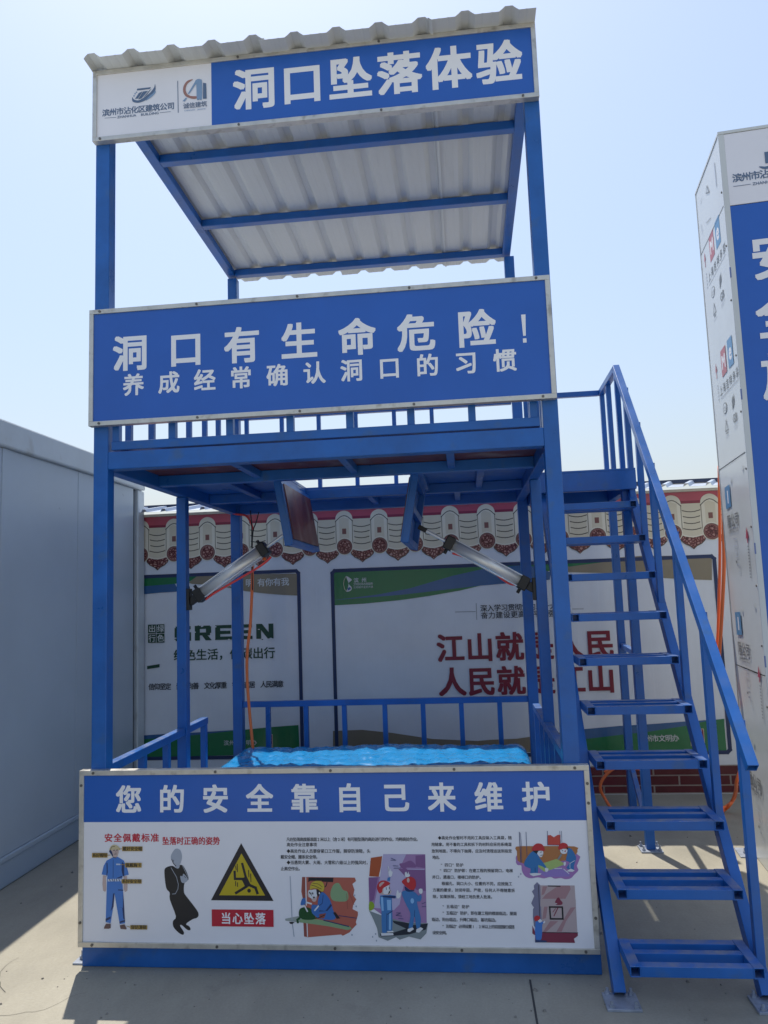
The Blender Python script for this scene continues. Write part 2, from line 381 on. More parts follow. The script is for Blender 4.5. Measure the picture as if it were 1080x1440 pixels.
# deck
part('deck_beam', lambda b: b.box(0.072, 2.128, 0.031, 0.10, 2.242, 2.327))
part('deck_beam', lambda b: b.box(0.0, 0.060, 0.10, 2.125, 2.244, 2.327))
part('deck_beam', lambda b: b.box(2.140, 2.200, 0.10, 2.125, 2.244, 2.327))
part('deck_beam', lambda b: b.box(0.080, 2.150, 2.126, 2.19, 2.243, 2.327))
part('deck_beam', lambda b: b.box(0.060, 2.140, 0.665, 0.715, 2.25, 2.3105))
part('deck_beam', lambda b: b.box(0.060, 2.140, 1.505, 1.555, 2.25, 2.3105))
for x in (0.63, 1.17, 1.70): part('deck_joist', lambda b: b.box(x-0.02, x+0.02, 0.10, 0.665, 2.268, 2.3105))
for x in (0.40, 1.86): part('deck_joist', lambda b: b.box(x-0.02, x+0.02, 0.715, 1.505, 2.268, 2.3105))
for x in (0.70, 1.52): part('deck_joist', lambda b: b.box(x-0.02, x+0.02, 0.715, 1.505, 2.262, 2.3105))
for x in (0.47, 1.12, 1.72): part('deck_joist', lambda b: b.box(x-0.02, x+0.02, 1.555, 2.126, 2.268, 2.3105))
for (x0, x1, y0, y1) in ((0.062, 2.138, 0.102, 0.69), (0.062, 2.138, 1.53, 2.124), (0.062, 0.72, 0.692, 1.528), (1.50, 2.138, 0.692, 1.528)):
    part('deck_board', lambda b: b.box(x0, x1, y0, y1, 2.3115, 2.329), WOOD if y0 < 0.2 else STEEL, bevel=0)
# trapdoors hanging open
def trapdoor(top, bot, sgn):
    # tilted leaf: top and bottom points (x, z) of its outer face; 50 mm thick towards sgn
    y0, y1 = 0.722, 1.498
    a = Vector((top[0], 0, top[1])); d = (Vector((bot[0], 0, bot[1]))-a); Ln = d.length; d.normalize(); nrm = Vector((d.z*-sgn, 0, d.x*sgn))
    if nrm.x*sgn < 0: nrm = -nrm
    t = None
    b = MB()
    for y in (y0+0.02, y1-0.02): b.beam(a+nrm*0.019+Vector((0, y, 0)), a+nrm*0.019+d*Ln+Vector((0, y, 0)), 0.04, 0.036, up=tuple(nrm), open1=True)
    for s_ in (0.018, 0.5*Ln, Ln-0.018):
        c = a+nrm*0.019+d*s_; b.beam(c+Vector((0, y0+0.04, 0)), c+Vector((0, y1-0.04, 0)), 0.036, 0.034, up=tuple(nrm))
    t = b.build('trapdoor', STEEL, T, bevel=0.002)
    b = MB(); c = a+nrm*0.042+d*(Ln/2); b.beam(c+Vector((0, y0, 0)), c+Vector((0, y1, 0)), Ln, 0.008, up=tuple(nrm)); b.build('trapdoor_plate', STEEL, t)
    b = MB(); c = a+nrm*0.0495+d*(Ln/2); b.beam(c+Vector((0, y0+0.03, 0)), c+Vector((0, y1-0.03, 0)), Ln-0.055, 0.007, up=tuple(nrm)); b.build('trapdoor_mat', WOOD, t)
    for y in (0.85, 1.37):
        MB().tube([(a.x, y-0.04, a.z+0.012), (a.x, y+0.04, a.z+0.012)], 0.011, 10).build('hinge', STEEL, t)
    return t
trapdoor((0.700, 2.262), (0.762, 1.893), 1)
trapdoor((1.520, 2.262), (1.449, 1.880), -1)
# guard rails round the deck
def rail(name, bars, pickets, up=True):
    b = MB()
    for p, q, w, h in bars: b.beam(p, q, w, h)
    r = b.build(name, STEEL, T, bevel=0.003)
    for (x, y, z0, z1, w) in pickets:
        MB().box(x-w/2, x+w/2, y-w/2, y+w/2, z0, z1).build('picket', STEEL, r, bevel=0.002)
    return r
rail('guard_rail', [((0.085, 0.06, 2.357), (2.115, 0.06, 2.357), 0.042, 0.042), ((0.085, 0.06, 2.985), (2.115, 0.06, 2.985), 0.04, 0.04)],
     [(x, 0.06, 2.378, 2.965, 0.034) for x in (0.105, 0.385, 0.668, 0.96, 1.244, 1.53, 1.811, 2.09)])
rail('guard_rail', [((0.085, 2.16, 2.362), (2.145, 2.16, 2.362), 0.042, 0.055), ((0.085, 2.16, 2.99), (2.145, 2.16, 2.99), 0.04, 0.04)],
     [(x, 2.16, 2.389, 2.97, 0.03) for x in (0.135, 0.41, 0.696, 0.98, 1.271, 1.554, 1.84)])
rail('guard_rail', [((0.035, 0.105, 2.357), (0.035, 2.12, 2.357), 0.042, 0.042), ((0.035, 0.105, 2.985), (0.035, 2.12, 2.985), 0.04, 0.04)],
     [(0.035, y, 2.378, 2.965, 0.032) for y in (0.342, 0.631, 0.919, 1.207, 1.501, 1.786)])
rail('guard_rail', [((2.165, 0.105, 2.357), (2.165, 1.34, 2.357), 0.042, 0.042), ((2.165, 0.105, 2.985), (2.165, 1.34, 2.985), 0.04, 0.04)],
     [(2.165, y, 2.378, 2.965, 0.032) for y in (0.342, 0.631, 0.919, 1.207)])
# lower fence round the cushion
rail('lower_rail', [((0.082, 2.16, 0.835), (2.148, 2.16, 0.835), 0.04, 0.042)], [(x, 2.16, 0.095, 0.814, 0.034) for x in (0.265, 0.548, 0.831, 1.127, 1.403, 1.677, 1.948)])
rail('lower_rail', [((0.030, 0.102, 0.835), (0.030, 1.068, 0.835), 0.045, 0.042), ((0.030, 1.132, 0.835), (0.030, 1.47, 0.835), 0.045, 0.042)],
     [(0.030, y, 0.095, 0.814, 0.036) for y in (0.19, 0.52, 0.84, 1.45)])
rail('lower_rail', [((2.172, 0.102, 0.835), (2.172, 1.068, 0.835), 0.045, 0.042), ((2.172, 1.132, 0.835), (2.172, 1.78, 0.835), 0.045, 0.042)],
     [(2.172, y, 0.095, 0.814, 0.036) for y in (0.30, 0.62, 0.90, 1.40, 1.76)])
# roof frame and sheets
def zr(y): return 4.277-0.0456*(y+0.09)
RB = 0.05
def rbeam(p, q, w): part('roof_beam', lambda b: b.beam(p, q, w, RB))
for x in (0.033, 2.168): rbeam((x, 0.10, zr(0.10)-0.004-RB/2), (x, 2.19, zr(2.19)-0.004-RB/2), 0.06)
for y, w in ((0.065, 0.06), (0.70, 0.055), (1.42, 0.055), (2.155, 0.06)): rbeam((0.064, y, zr(y)-0.006-RB/2), (2.138, y, zr(y)-0.006-RB/2), w)
def sheet(x0, x1, lift, y0=-0.09, y1=2.355):
    b = MB(); prof = []
    k = math.floor((x0-0.033)/0.2037)
    pts = [(x0, 0)]
    for i in range(int(k)-1, int(k)+14):
        c = 0.033+0.2037*i
        for dx, dz in ((-0.046, 0), (-0.030, 0.012), (-0.017, 0.024), (0.017, 0.024), (0.030, 0.012), (0.046, 0)):
            if x0 < c+dx < x1: pts.append((c+dx, dz))
        for dx in (0.08, 0.125):                      # small stiffening swages in the pans
            if x0 < c+dx-0.006 and c+dx+0.006 < x1: pts += [(c+dx-0.008, 0), (c+dx, 0.0012), (c+dx+0.008, 0)]
    pts.append((x1, 0)); pts.sort()
    ys = [y0+(y1-y0)*i/10 for i in range(11)]; n = len(pts); vs = []; rr = random.Random(int(x0*100))
    for y in ys:
        wob = rr.uniform(-0.002, 0.002)
        vs += [(x, y, zr(y)+dz+lift+wob*math.sin(x*9)) for x, dz in pts]
    b.mesh(vs, [(r*n+i, r*n+i+1, (r+1)*n+i+1, (r+1)*n+i) for r in range(10) for i in range(n-1)])
    return b.build('roof_sheet', ROOF, T, solid=0.0012)
sheet(-0.005, 0.905, 0.0); sheet(0.88, 1.715, -0.007); sheet(1.69, 2.195, 0.0)

# ================================================================== SIGN BOARDS
def board(name, label, x0, x1, z0, z1, bg_parts, screws, fw=0.022):
    t = thing(name, label, 'sign', ((x0+x1)/2, 0.0, z0), group='signboards on the front of the tower')
    b = MB(); b.box(x0+0.004, x1-0.004, 0.0, 0.024, z0+0.004, z1-0.004); b.build('backing_panel', SIGNW, t)
    for (m, a0, a1, c0, c1) in bg_parts:
        b = MB(); b.face([PB(a0, c0, 0.0006), PB(a1, c0, 0.0006), PB(a1, c1, 0.0006), PB(a0, c1, 0.0006)])
        b.build('blue_film' if m is SIGNB else 'white_film', m, t)
    for bx in ((x0, x1, z1-fw, z1), (x0, x1, z0, z0+fw), (x0, x0+fw, z0+fw, z1-fw), (x1-fw, x1, z0+fw, z1-fw)):
        MB().box(bx[0], bx[1], -0.007, 0.029, bx[2], bx[3]).build('frame_bar', ALU, t, bevel=0.0015)
    for sx_, sz_ in screws:
        MB().tube([(sx_, -0.007, sz_), (sx_, -0.0105, sz_)], 0.0062, 10).build('screw', SCREW, t)
    return t
TOPS = board('sign_board', 'top signboard under the tin roof, half white with logos and half blue', -0.001, 2.196, 3.895, 4.272,
    [(SIGNB, 0.612, 2.178, 3.913, 4.256)], [(0.04, 3.906), (0.75, 3.906), (1.45, 3.906), (2.12, 3.906), (0.75, 4.261), (1.45, 4.261)])
MIDS = board('sign_board', 'wide plain blue signboard across the upper guard rail with two lines of white characters', -0.0085, 2.191, 2.449, 3.024,
    [(SIGNB, 0.0125, 2.170, 2.470, 3.003)], [(x, z) for z in (2.460, 3.013) for x in (0.045, 0.53, 1.02, 1.55, 2.13)])
LOWS = board('sign_board', 'lowest signboard at ground level, blue heading over white safety pictures', -0.037, 2.229, 0.096, 0.855,
    [(SIGNB, -0.015, 2.207, 0.6285, 0.833)], [(x, z) for z in (0.107, 0.844) for x in (0.03, 0.6, 1.12, 1.66, 2.17)]+[(-0.026, 0.79), (-0.026, 0.20), (2.218, 0.78), (2.218, 0.70), (2.218, 0.24)])

# --- top sign lettering
A = Art(PB)
p = [(.823,4.082),(2.012,4.094)]
A.chars(LETTER, '洞口坠落体验', p[0][0], p[1][0], (p[0][1]+p[1][1])/2, 0.212, 0.030, 0.98, TOPS)
LOGOB = flat('logo_slate_blue', (0.10, 0.16, 0.27)); LOGOL = flat('logo_pale_blue', (0.22, 0.34, 0.52)); LOGOR = flat('logo_brown_red', (0.36, 0.18, 0.15))
A = Art(PB)
q = [(.062,4.044),(.403,4.045),(.084,4.023),(.327,4.015)]
A.text(LOGOB, '滨州市沾化区建筑公司', q[0][0]+0.004, q[1][0], (q[0][1]+q[1][1])/2, 0.0375, 0.022)
q = [(.127,4.016),(.342,4.014)]
A.latin(LOGOB, 'ZHANHUA   BUILDING', q[0][0], q[1][0], (q[0][1]+q[1][1])/2, 0.013, 0.02)
q = [(.062,4.017),(.121,4.015),(.348,4.015),(.403,4.015)]
A.line(LOGOB, [q[0], q[1]], 0.002); A.line(LOGOB, [q[2], q[3]], 0.002)
q = [(.44,4.173),(.442,4.006)]
A.line(LOGOB, q, 0.0035)
A.curve(LOGOB, [(.206,4.113),(.214,4.1),(.238,4.093),(.268,4.106),(.299,4.129),(.318,4.152),(.323,4.171),(.325,4.139),(.305,4.112),(.275,4.09),(.241,4.08),(.213,4.085),(.204,4.098)], 4)
A.poly(LOGOB, [(.23,4.156),(.302,4.156),(.296,4.147),(.229,4.146)])
A.poly(LOGOB, [(.262,4.138),(.287,4.138),(.253,4.101),(.235,4.098)])
A.poly(LOGOB, [(.239,4.132),(.259,4.138),(.235,4.103),(.219,4.102)])
A.poly(LOGOB, [(.293,4.139),(.305,4.147),(.278,4.115),(.262,4.104)])
A.curve(LOGOL, [(.324,4.136),(.325,4.123),(.305,4.103),(.275,4.087),(.293,4.107),(.315,4.124)], 4)
for c in ([(.214,4.119),(.22,4.13),(.227,4.137)]): A.ell(LOGOL, c, 0.004, 0.004, 8)
# second logo: arc, leaning bar and two towers
A.curve(LOGOR, [(.519,4.173),(.489,4.168),(.47,4.141),(.469,4.11),(.482,4.087),(.513,4.071),(.537,4.07),(.537,4.081),(.507,4.086),(.487,4.102),(.481,4.128),(.492,4.155)], 4)
A.poly(LOGOL, [(.531,4.163),(.54,4.156),(.501,4.1),(.491,4.098)])
A.curve(LOGOL, [(.538,4.065),(.536,4.14),(.53,4.163),(.544,4.172),(.559,4.168),(.565,4.156),(.564,4.065),(.552,4.063)], 3)
A.poly(LOGOB, [(.57,4.149),(.586,4.145),(.588,4.063),(.569,4.064)])
A.poly(LOGOL, [(.465,4.063),(.482,4.08),(.488,4.076),(.476,4.06)])
q = [(.482,4.036),(.574,4.036)]
A.text(LOGOB, '诚信建筑', q[0][0], q[1][0], (q[0][1]+q[1][1])/2, 0.030, 0.008)
q = [(.473,4.012),(.583,4.01)]
A.latin(LOGOL, 'CHENGXIN   JIANZHU', q[0][0], q[1][0], (q[0][1]+q[1][1])/2, 0.008, 0.0)
A.done('company_logo', TOPS)

# --- middle sign lettering
A = Art(PB)
p = [(.193,2.797),(1.843,2.793),(2.064,2.781)]
A.chars(LETTER, '洞口有生命危险', p[0][0], p[1][0], (p[0][1]+p[1][1])/2, 0.172, 0.030, 0.98, MIDS)
A.poly(LETTER, [(p[2][0]-0.010, p[2][1]+0.066), (p[2][0]+0.010, p[2][1]+0.066), (p[2][0]+0.006, p[2][1]-0.034), (p[2][0]-0.006, p[2][1]-0.034)])
A.rect(LETTER, p[2][0]-0.008, p[2][0]+0.008, p[2][1]-0.066, p[2][1]-0.046)
A.done('character', MIDS)
p = [(.211,2.638),(1.967,2.638)]
A.chars(LETTER, '养成经常确认洞口的习惯', p[0][0], p[1][0], (p[0][1]+p[1][1])/2, 0.104, 0.024, 0.98, MIDS)

# --- lower sign lettering and pictures
A = Art(PB)
p = [(.192,.728),(2,.721)]
A.chars(LETTER, '您的安全靠自己来维护', p[0][0], p[1][0], (p[0][1]+p[1][1])/2, 0.119, 0.028, 0.98, LOWS)
A = Art(PB)
p = [(.1,.56),(.316,.56)]
A.text(REDP, '安全佩戴标准', p[0][0], p[1][0], (p[0][1]+p[1][1])/2, 0.036, 0.022, 1.05)
p = [(.367,.548),(.599,.545)]
A.text(REDP, '坠落时正确的姿势', p[0][0], p[1][0], (p[0][1]+p[1][1])/2, 0.034, 0.022, 0.92)
A.done('red_caption', LOWS)

SKIN = flat('print_skin', (0.55, 0.42, 0.40)); UNI = flat('print_uniform_blue', (0.06, 0.20, 0.58)); UNID = flat('print_uniform_fold', (0.012, 0.035, 0.13))
HELY = flat('print_helmet_cream', (0.58, 0.50, 0.30)); TAGY = flat('print_tag_ochre', (0.44, 0.29, 0.07)); BOOT = flat('print_boot', (0.14, 0.08, 0.08)); PALE = flat('print_pale_blue', (0.52, 0.60, 0.74)); GREYF = flat('print_grey', (0.38, 0.42, 0.50))
# worker figure
A = Art(PB)
A.poly(SKIN, [(.076,.4),(.09,.398),(.092,.339),(.087,.329),(.077,.335),(.074,.362)])
A.poly(SKIN, [(.172,.397),(.188,.397),(.191,.362),(.19,.335),(.179,.328),(.173,.342)])
A.poly(UNI, [(.096,.392),(.165,.392),(.172,.312),(.176,.262),(.18,.197),(.155,.193),(.142,.262),(.13,.324),(.125,.266),(.113,.197),(.09,.201),(.093,.311)])
A.poly(UNI, [(.121,.476),(.145,.479),(.173,.463),(.188,.433),(.197,.403),(.169,.396),(.166,.386),(.098,.384),(.096,.4),(.07,.403),(.079,.44),(.093,.463)])
A.poly(UNID, [(.165,.458),(.175,.448),(.176,.392),(.168,.4),(.163,.423)])
A.poly(UNID, [(.092,.453),(.097,.453),(.099,.412),(.092,.392),(.094,.422)])
A.poly(UNID, [(.124,.322),(.131,.324),(.126,.266),(.112,.246),(.119,.271)])
A.poly(UNID, [(.17,.332),(.174,.292),(.179,.212),(.172,.217),(.167,.262),(.143,.267),(.17,.262)])
A.poly(UNID, [(.09,.216),(.113,.226),(.113,.216),(.09,.205)]); A.poly(UNID, [(.154,.204),(.18,.212),(.18,.204),(.155,.198)])
A.poly(UNID, [(.14,.388),(.165,.398),(.166,.392),(.143,.386)]); A.line(UNID, [(.124,.468),(.124,.39)], 0.0016)
A.line(UNID, [(.149,.338),(.17,.337)], 0.004)
A.poly(PALE, [(.138,.45),(.157,.45),(.157,.444),(.138,.444)]); A.poly(PALE, [(.099,.384),(.166,.386),(.166,.375),(.099,.374)])
for k in range(5): A.line(UNID, [(.107,.383),(.111,.376),(.12,.383),(.124,.376),(.13,.384),(.13,.375),(.139,.384),(.142,.376),(.151,.384),(.155,.376)][2*k:2*k+2], 0.003)
A.poly(BOOT, [(.092,.195),(.114,.195),(.114,.177),(.105,.174),(.083,.174),(.084,.181)]); A.poly(BOOT, [(.156,.189),(.178,.193),(.188,.176),(.185,.172),(.16,.174)])
A.curve(SKIN, [(.116,.506),(.119,.488),(.126,.479),(.14,.478),(.147,.491),(.149,.511),(.134,.516)], 3)
A.curve(HELY, [(.106,.504),(.109,.519),(.121,.53),(.138,.53),(.151,.522),(.157,.511),(.153,.508),(.138,.511),(.117,.508),(.11,.498)], 3)
A.curve(UNID, [(.105,.503),(.112,.509),(.118,.501),(.124,.484),(.116,.488)], 3)
A.line(BLACKP, [(.112,.511),(.117,.522),(.131,.524)], 0.0022); A.line(BLACKP, [(.126,.507),(.131,.508)], 0.003); A.line(BLACKP, [(.139,.508),(.145,.509)], 0.003)
A.line(BLACKP, [(.13,.491),(.14,.492)], 0.0022); A.line(BLACKP, [(.136,.503),(.138,.498)], 0.0015)
A.line(BLACKP, [(.118,.486),(.126,.477),(.138,.475)], 0.002)
for s_, a, t in (('戴好安全帽', [(.166,.524),(.261,.504)], 1), ('系好帽带', [(.025,.496),(.098,.476)], 1), ('佩戴胸卡', [(.18,.454),(.257,.434)], 1), ('系好安全带', [(.164,.384),(.257,.366)], 1), ('穿防滑鞋', [(.205,.191),(.283,.173)], 1)):
    (xa, za), (xb, zb) = a; A.rect(TAGY, xa, xb, zb, za); w_ = (xb-xa)/len(s_)
    A.text(BLACKP, s_, xa+w_*0.6, xb-w_*0.6, (za+zb)/2, 0.0175, 0.02, 1.0)
for a in ([(.151,.514),(.166,.514)], [(.098,.486),(.112,.487)], [(.159,.447),(.18,.446)], [(.189,.186),(.205,.182)]): A.line(TAGY, a, 0.0022)
A.done('worker_picture', LOWS)
# crossed-arms falling posture, black silhouette
A = Art(PB)
A.curve(BLACKP, [(.398,.441),(.368,.433),(.361,.413),(.369,.348),(.385,.328),(.386,.298),(.413,.229),(.4,.209),(.402,.184),(.426,.16),(.445,.152),(.449,.163),(.432,.189),(.44,.192),(.464,.173),(.479,.173),(.474,.187),(.459,.197),(.489,.217),(.51,.224),(.516,.24),(.502,.264),(.46,.314),(.45,.333),(.453,.368),(.471,.383),(.466,.408),(.447,.441),(.43,.444),(.417,.431)], 3)
A.curve(GREYF, [(.404,.506),(.417,.514),(.434,.508),(.442,.484),(.438,.459),(.428,.441),(.416,.441),(.398,.458),(.391,.481)], 4)
A.curve(GREYF, [(.411,.448),(.431,.446),(.428,.432),(.418,.43),(.409,.441)], 3)
A.curve(GREYF, [(.448,.408),(.46,.398),(.469,.382),(.453,.369),(.439,.373),(.434,.398),(.444,.397)], 3)
A.line(GREYF, [(.392,.433),(.417,.393),(.425,.363),(.423,.343),(.411,.323),(.397,.322)], 0.0022); A.line(GREYF, [(.445,.441),(.457,.418),(.469,.393)], 0.0022)
A.line(BLACKP, [(.395,.469),(.403,.451),(.414,.441)], 0.003); A.line(BLACKP, [(.405,.466),(.4,.456)], 0.002)
A.line(BLACKP, [(.452,.397),(.46,.391)], 0.002)
A.done('falling_posture_picture', LOWS)
# warning triangle
SGNY = flat('print_warning_yellow', (0.52, 0.40, 0.015)); SGNK = flat('print_warning_black', (0.015, 0.014, 0.022)); SGNR = flat('print_warning_red', (0.50, 0.018, 0.04))
A = Art(PB)
A.poly(SGNK, [(.712,.537),(.853,.296),(.573,.297)]); A.poly(SGNY, [(.713,.494),(.816,.318),(.61,.318)])
A.line(SGNK, [(.716,.45),(.731,.394)], 0.0105); A.poly(SGNK, [(.723,.394),(.736,.396),(.751,.366),(.746,.355),(.728,.353),(.714,.381),(.705,.383)])
A.line(SGNK, [(.681,.417),(.682,.387),(.723,.387)], 0.0105); A.line(SGNK, [(.733,.355),(.686,.328)], 0.011)
A.line(SGNK, [(.748,.361),(.774,.35),(.782,.328)], 0.0115); A.ell(SGNK, [(.745,.338)][0], 0.0083, 0.0083, 16)
for a in ([(.686,.441),(.688,.426)], [(.693,.449),(.694,.417)], [(.685,.376),(.685,.358)], [(.694,.371),(.694,.355)], [(.744,.423),(.745,.396)], [(.753,.408),(.754,.375)]): A.line(SGNK, a, 0.0035)
q = [(.576,.259),(.852,.189)]
A.rect(SGNR, q[0][0], q[1][0], q[1][1], q[0][1])
q = [(.639,.222),(.793,.222)]
A.text(LETTER, '当心坠落', q[0][0], q[1][0], (q[0][1]+q[1][1])/2, 0.048, 0.022, 0.92)
A.done('warning_symbol', LOWS)
# paragraphs
A = Art(PB)
def para(rows, h):
    for s_, (a, b) in rows: A.text(BLACKP, s_, a[0], b[0], (a[1]+b[1])/2, h, 0.012, 0.98, copies=4)
para([('凡在坠落高度基准面2米以上（含2米）有可能坠落的高处进行的作业，均称高处作业。', [(.923,.555),(1.493,.55)]),
      ('高处作业注意事项', [(.924,.531),(1.042,.53)]),
      ('◆高处作业人员要穿紧口工作服，脚穿防滑鞋，头', [(.923,.504),(1.276,.503)]),
      ('戴安全帽，腰系安全带。', [(.896,.479),(1.053,.479)]),
      ('◆当遇到大雾、大雨、大雪和六级以上的强风时，禁', [(.922,.457),(1.289,.455)]),
      ('止高空作业。', [(.895,.43),(.974,.43)])], 0.0165)
para([('◆高处作业暂时不用的工具应装入工具袋，随', [(1.585,.559),(1.883,.557)]),
      ('用随拿。用不着的工具和拆下的材料应采用系绳溜', [(1.556,.531),(1.881,.531)]),
      ('放到地面，不得向下抛掷，应及时清理运送到指定', [(1.556,.504),(1.881,.504)]),
      ('地点。', [(1.558,.478),(1.583,.478)]),
      ('“四口”防护', [(1.593,.446),(1.674,.448)]),
      ('“四口”防护即：在建工程的预留洞口，电梯', [(1.588,.424),(1.881,.425)]),
      ('井口，通道口，楼梯口的防护。', [(1.554,.397),(1.754,.398)]),
      ('根据孔、洞口大小、位置的不同，应按施工', [(1.593,.371),(1.875,.372)]),
      ('方案的要求，封闭牢固、严密，任何人不得随意拆', [(1.554,.344),(1.885,.346)]),
      ('除，如果拆除，须经工地负责人批准。', [(1.553,.318),(1.798,.319)]),
      ('“五临边”防护', [(1.593,.278),(1.691,.279)]),
      ('“五临边”防护，即在建工程的楼面临边，屋面', [(1.592,.252),(1.888,.253)]),
      ('临边，阳台临边，升降口临边，基坑临边。', [(1.545,.225),(1.81,.227)]),
      ('“五临边”必须设置1.2米以上的双层围栏或搭', [(1.589,.198),(1.876,.2)]),
      ('设安全网。', [(1.545,.173),(1.601,.173)])], 0.0150)
A.done('safety_text', LOWS)
# picture: kneeling worker in a yellow helmet
SAL = flat('print_salmon', (0.44, 0.12, 0.085)); SALD = flat('print_salmon_dark', (0.28, 0.075, 0.06)); SAGE = flat('print_sage', (0.24, 0.37, 0.20)); DGR = flat('print_dark_green', (0.012, 0.075, 0.022)); YEL = flat('print_yellow', (0.55, 0.43, 0.05)); BLU = flat('print_blue', (0.045, 0.16, 0.46)); WHI = flat('print_white', (0.70, 0.72, 0.76)); GRN = flat('print_grey_green', (0.34, 0.38, 0.36))
A = Art(PB)
A.poly(SAL, [(.982,.396),(1.213,.394),(1.218,.38),(1.202,.368),(1.21,.344),(1.204,.321),(1.217,.305),(1.203,.283),(1.199,.265),(1.222,.254),(1.222,.241),(1.212,.212),(1.215,.202),(1.196,.184),(1.184,.17),(1.154,.156),(1.146,.161),(1.002,.148),(.985,.151),(.983,.21),(.988,.278),(.977,.336)])
A.poly(SALD, [(.982,.396),(.995,.395),(.995,.278),(.988,.278),(.981,.336)]); A.poly(WHI, [(.996,.395),(1,.395),(1,.278),(.995,.277)]); A.poly(SALD, [(.985,.206),(.997,.203),(.997,.151),(.985,.152)]); A.poly(WHI, [(.997,.206),(1.001,.206),(1.002,.15),(.998,.15)])
A.poly(GRN, [(.903,.223),(.966,.235),(.966,.209),(.905,.215)])
A.poly(SAGE, [(.966,.222),(1.049,.222),(1.186,.194),(1.194,.185),(1.175,.179),(1.093,.194),(.966,.209)])
A.curve(SAGE, [(1.106,.337),(1.12,.365),(1.143,.371),(1.16,.344),(1.18,.334),(1.177,.299),(1.124,.297),(1.107,.311)], 4)
A.poly(SGNK, [(1.01,.394),(1.12,.393),(1.118,.375),(1.071,.377),(1.067,.381),(1.018,.38),(1.008,.375)])
A.line(SGNK, [(1.091,.374),(1.087,.361),(1.081,.355)], 0.004); A.line(UNID, [(1.073,.218),(1.181,.194)], 0.004); A.line(UNID, [(1.139,.238),(1.216,.228)], 0.003)
A.line(SALD, [(1.176,.328),(1.178,.266)], 0.002); A.line(SALD, [(1.187,.334),(1.206,.283)], 0.002)
A.line(GREYF, [(.929,.398),(.934,.212),(.941,.151)], 0.0035); A.poly(SGNK, [(.921,.211),(.945,.209),(.934,.202),(.924,.203)])
A.curve(DGR, [(.967,.261),(.985,.271),(1.012,.268),(1.031,.252),(1.035,.226),(1.015,.22),(.98,.222),(.965,.234)], 3); A.line(DGR, [(.966,.226),(.957,.219),(.959,.209)], 0.009); A.line(DGR, [(1.032,.226),(1.053,.23)], 0.005)
A.curve(BLU, [(1.049,.298),(1.062,.33),(1.076,.332),(1.097,.311),(1.11,.282),(1.113,.266),(1.125,.227),(1.094,.22),(1.053,.226),(1.032,.239),(1.021,.252),(1.023,.281),(1.047,.281)], 3)
A.curve(BLU, [(.98,.305),(.993,.309),(.995,.286),(.976,.279),(.973,.286)], 3)
A.poly(UNID, [(1.106,.287),(1.111,.279),(1.09,.257),(1.053,.254),(1.055,.259),(1.081,.257)]); A.line(UNID, [(1.073,.321),(1.068,.288),(1.054,.278)], 0.0025)
A.poly(SGNK, [(1.114,.25),(1.124,.253),(1.145,.227),(1.13,.225)]); A.poly(SALD, [(1.053,.243),(1.084,.248),(1.075,.227),(1.055,.226)])
A.line(SGNK, [(1.049,.228),(1.077,.24)], 0.0035)
A.line(WHI, [(.99,.278),(1.002,.255)], 0.006); A.line(WHI, [(1.051,.277),(1.035,.259)], 0.006); A.line(WHI, [(1.002,.291),(1.02,.286)], 0.007)
A.curve(SKIN, [(1.007,.337),(1.018,.341),(1.045,.347),(1.048,.324),(1.041,.298),(1.027,.296),(1.018,.31),(1.006,.315)], 3)
A.curve(WHI, [(1.009,.34),(1.023,.343),(1.042,.343),(1.046,.324),(1.039,.311),(1.027,.307),(1.013,.314)], 3)
A.curve(YEL, [(1.018,.361),(1.029,.376),(1.05,.381),(1.071,.376),(1.079,.356),(1.073,.337),(1.059,.34),(1.049,.349),(1.028,.349),(1.016,.345)], 3)
A.line(SGNK, [(1.023,.363),(1.042,.358),(1.066,.347)], 0.0022); A.line(SGNK, [(1.029,.371),(1.053,.368),(1.07,.356)], 0.0018)
A.poly(SGNK, [(1.044,.347),(1.056,.343),(1.066,.334),(1.05,.314),(1.045,.327)]); A.ell(WHI, [(1.057,.33)][0], 0.003, 0.005, 8)
A.line(SGNK, [(1.014,.333),(1.017,.327)], 0.005); A.line(SGNK, [(1.027,.331),(1.028,.327)], 0.005); A.line(SGNK, [(1.021,.331),(1.022,.319)], 0.0018); A.poly(SGNK, [(1.027,.316),(1.039,.315),(1.033,.307),(1.029,.31)])
for q in [(1.216,.277),(1.21,.322),(1.194,.161)]: A.ell(GREYF, q, 0.0035, 0.004, 8)
A.done('kneeling_worker_picture', LOWS)
# picture: two workers at a pink wall
PINK = flat('print_pink_violet', (0.34, 0.20, 0.40)); PINKD = flat('print_violet', (0.22, 0.10, 0.26)); PINKL = flat('print_lilac', (0.46, 0.42, 0.62)); RUST = flat('print_rust', (0.40, 0.085, 0.03)); LIME = flat('print_lime', (0.25, 0.38, 0.03)); STONE = flat('print_stone', (0.22, 0.26, 0.28)); STONED = flat('print_stone_dark', (0.02, 0.025, 0.04)); HRED = flat('print_helmet_red', (0.50, 0.03, 0.04)); JEAN = flat('print_jean_blue', (0.05, 0.19, 0.46)); JEANL = flat('print_jean_light', (0.25, 0.48, 0.78))
A = Art(PB)
A.poly(PINK, [(1.34,.491),(1.521,.491),(1.516,.211),(1.368,.215),(1.293,.265),(1.271,.259),(1.273,.395),(1.323,.398)])
A.poly(PINKL, [(1.34,.491),(1.439,.49),(1.409,.434),(1.435,.396),(1.418,.345),(1.403,.286),(1.378,.262),(1.322,.268),(1.291,.271),(1.309,.345),(1.323,.398)])
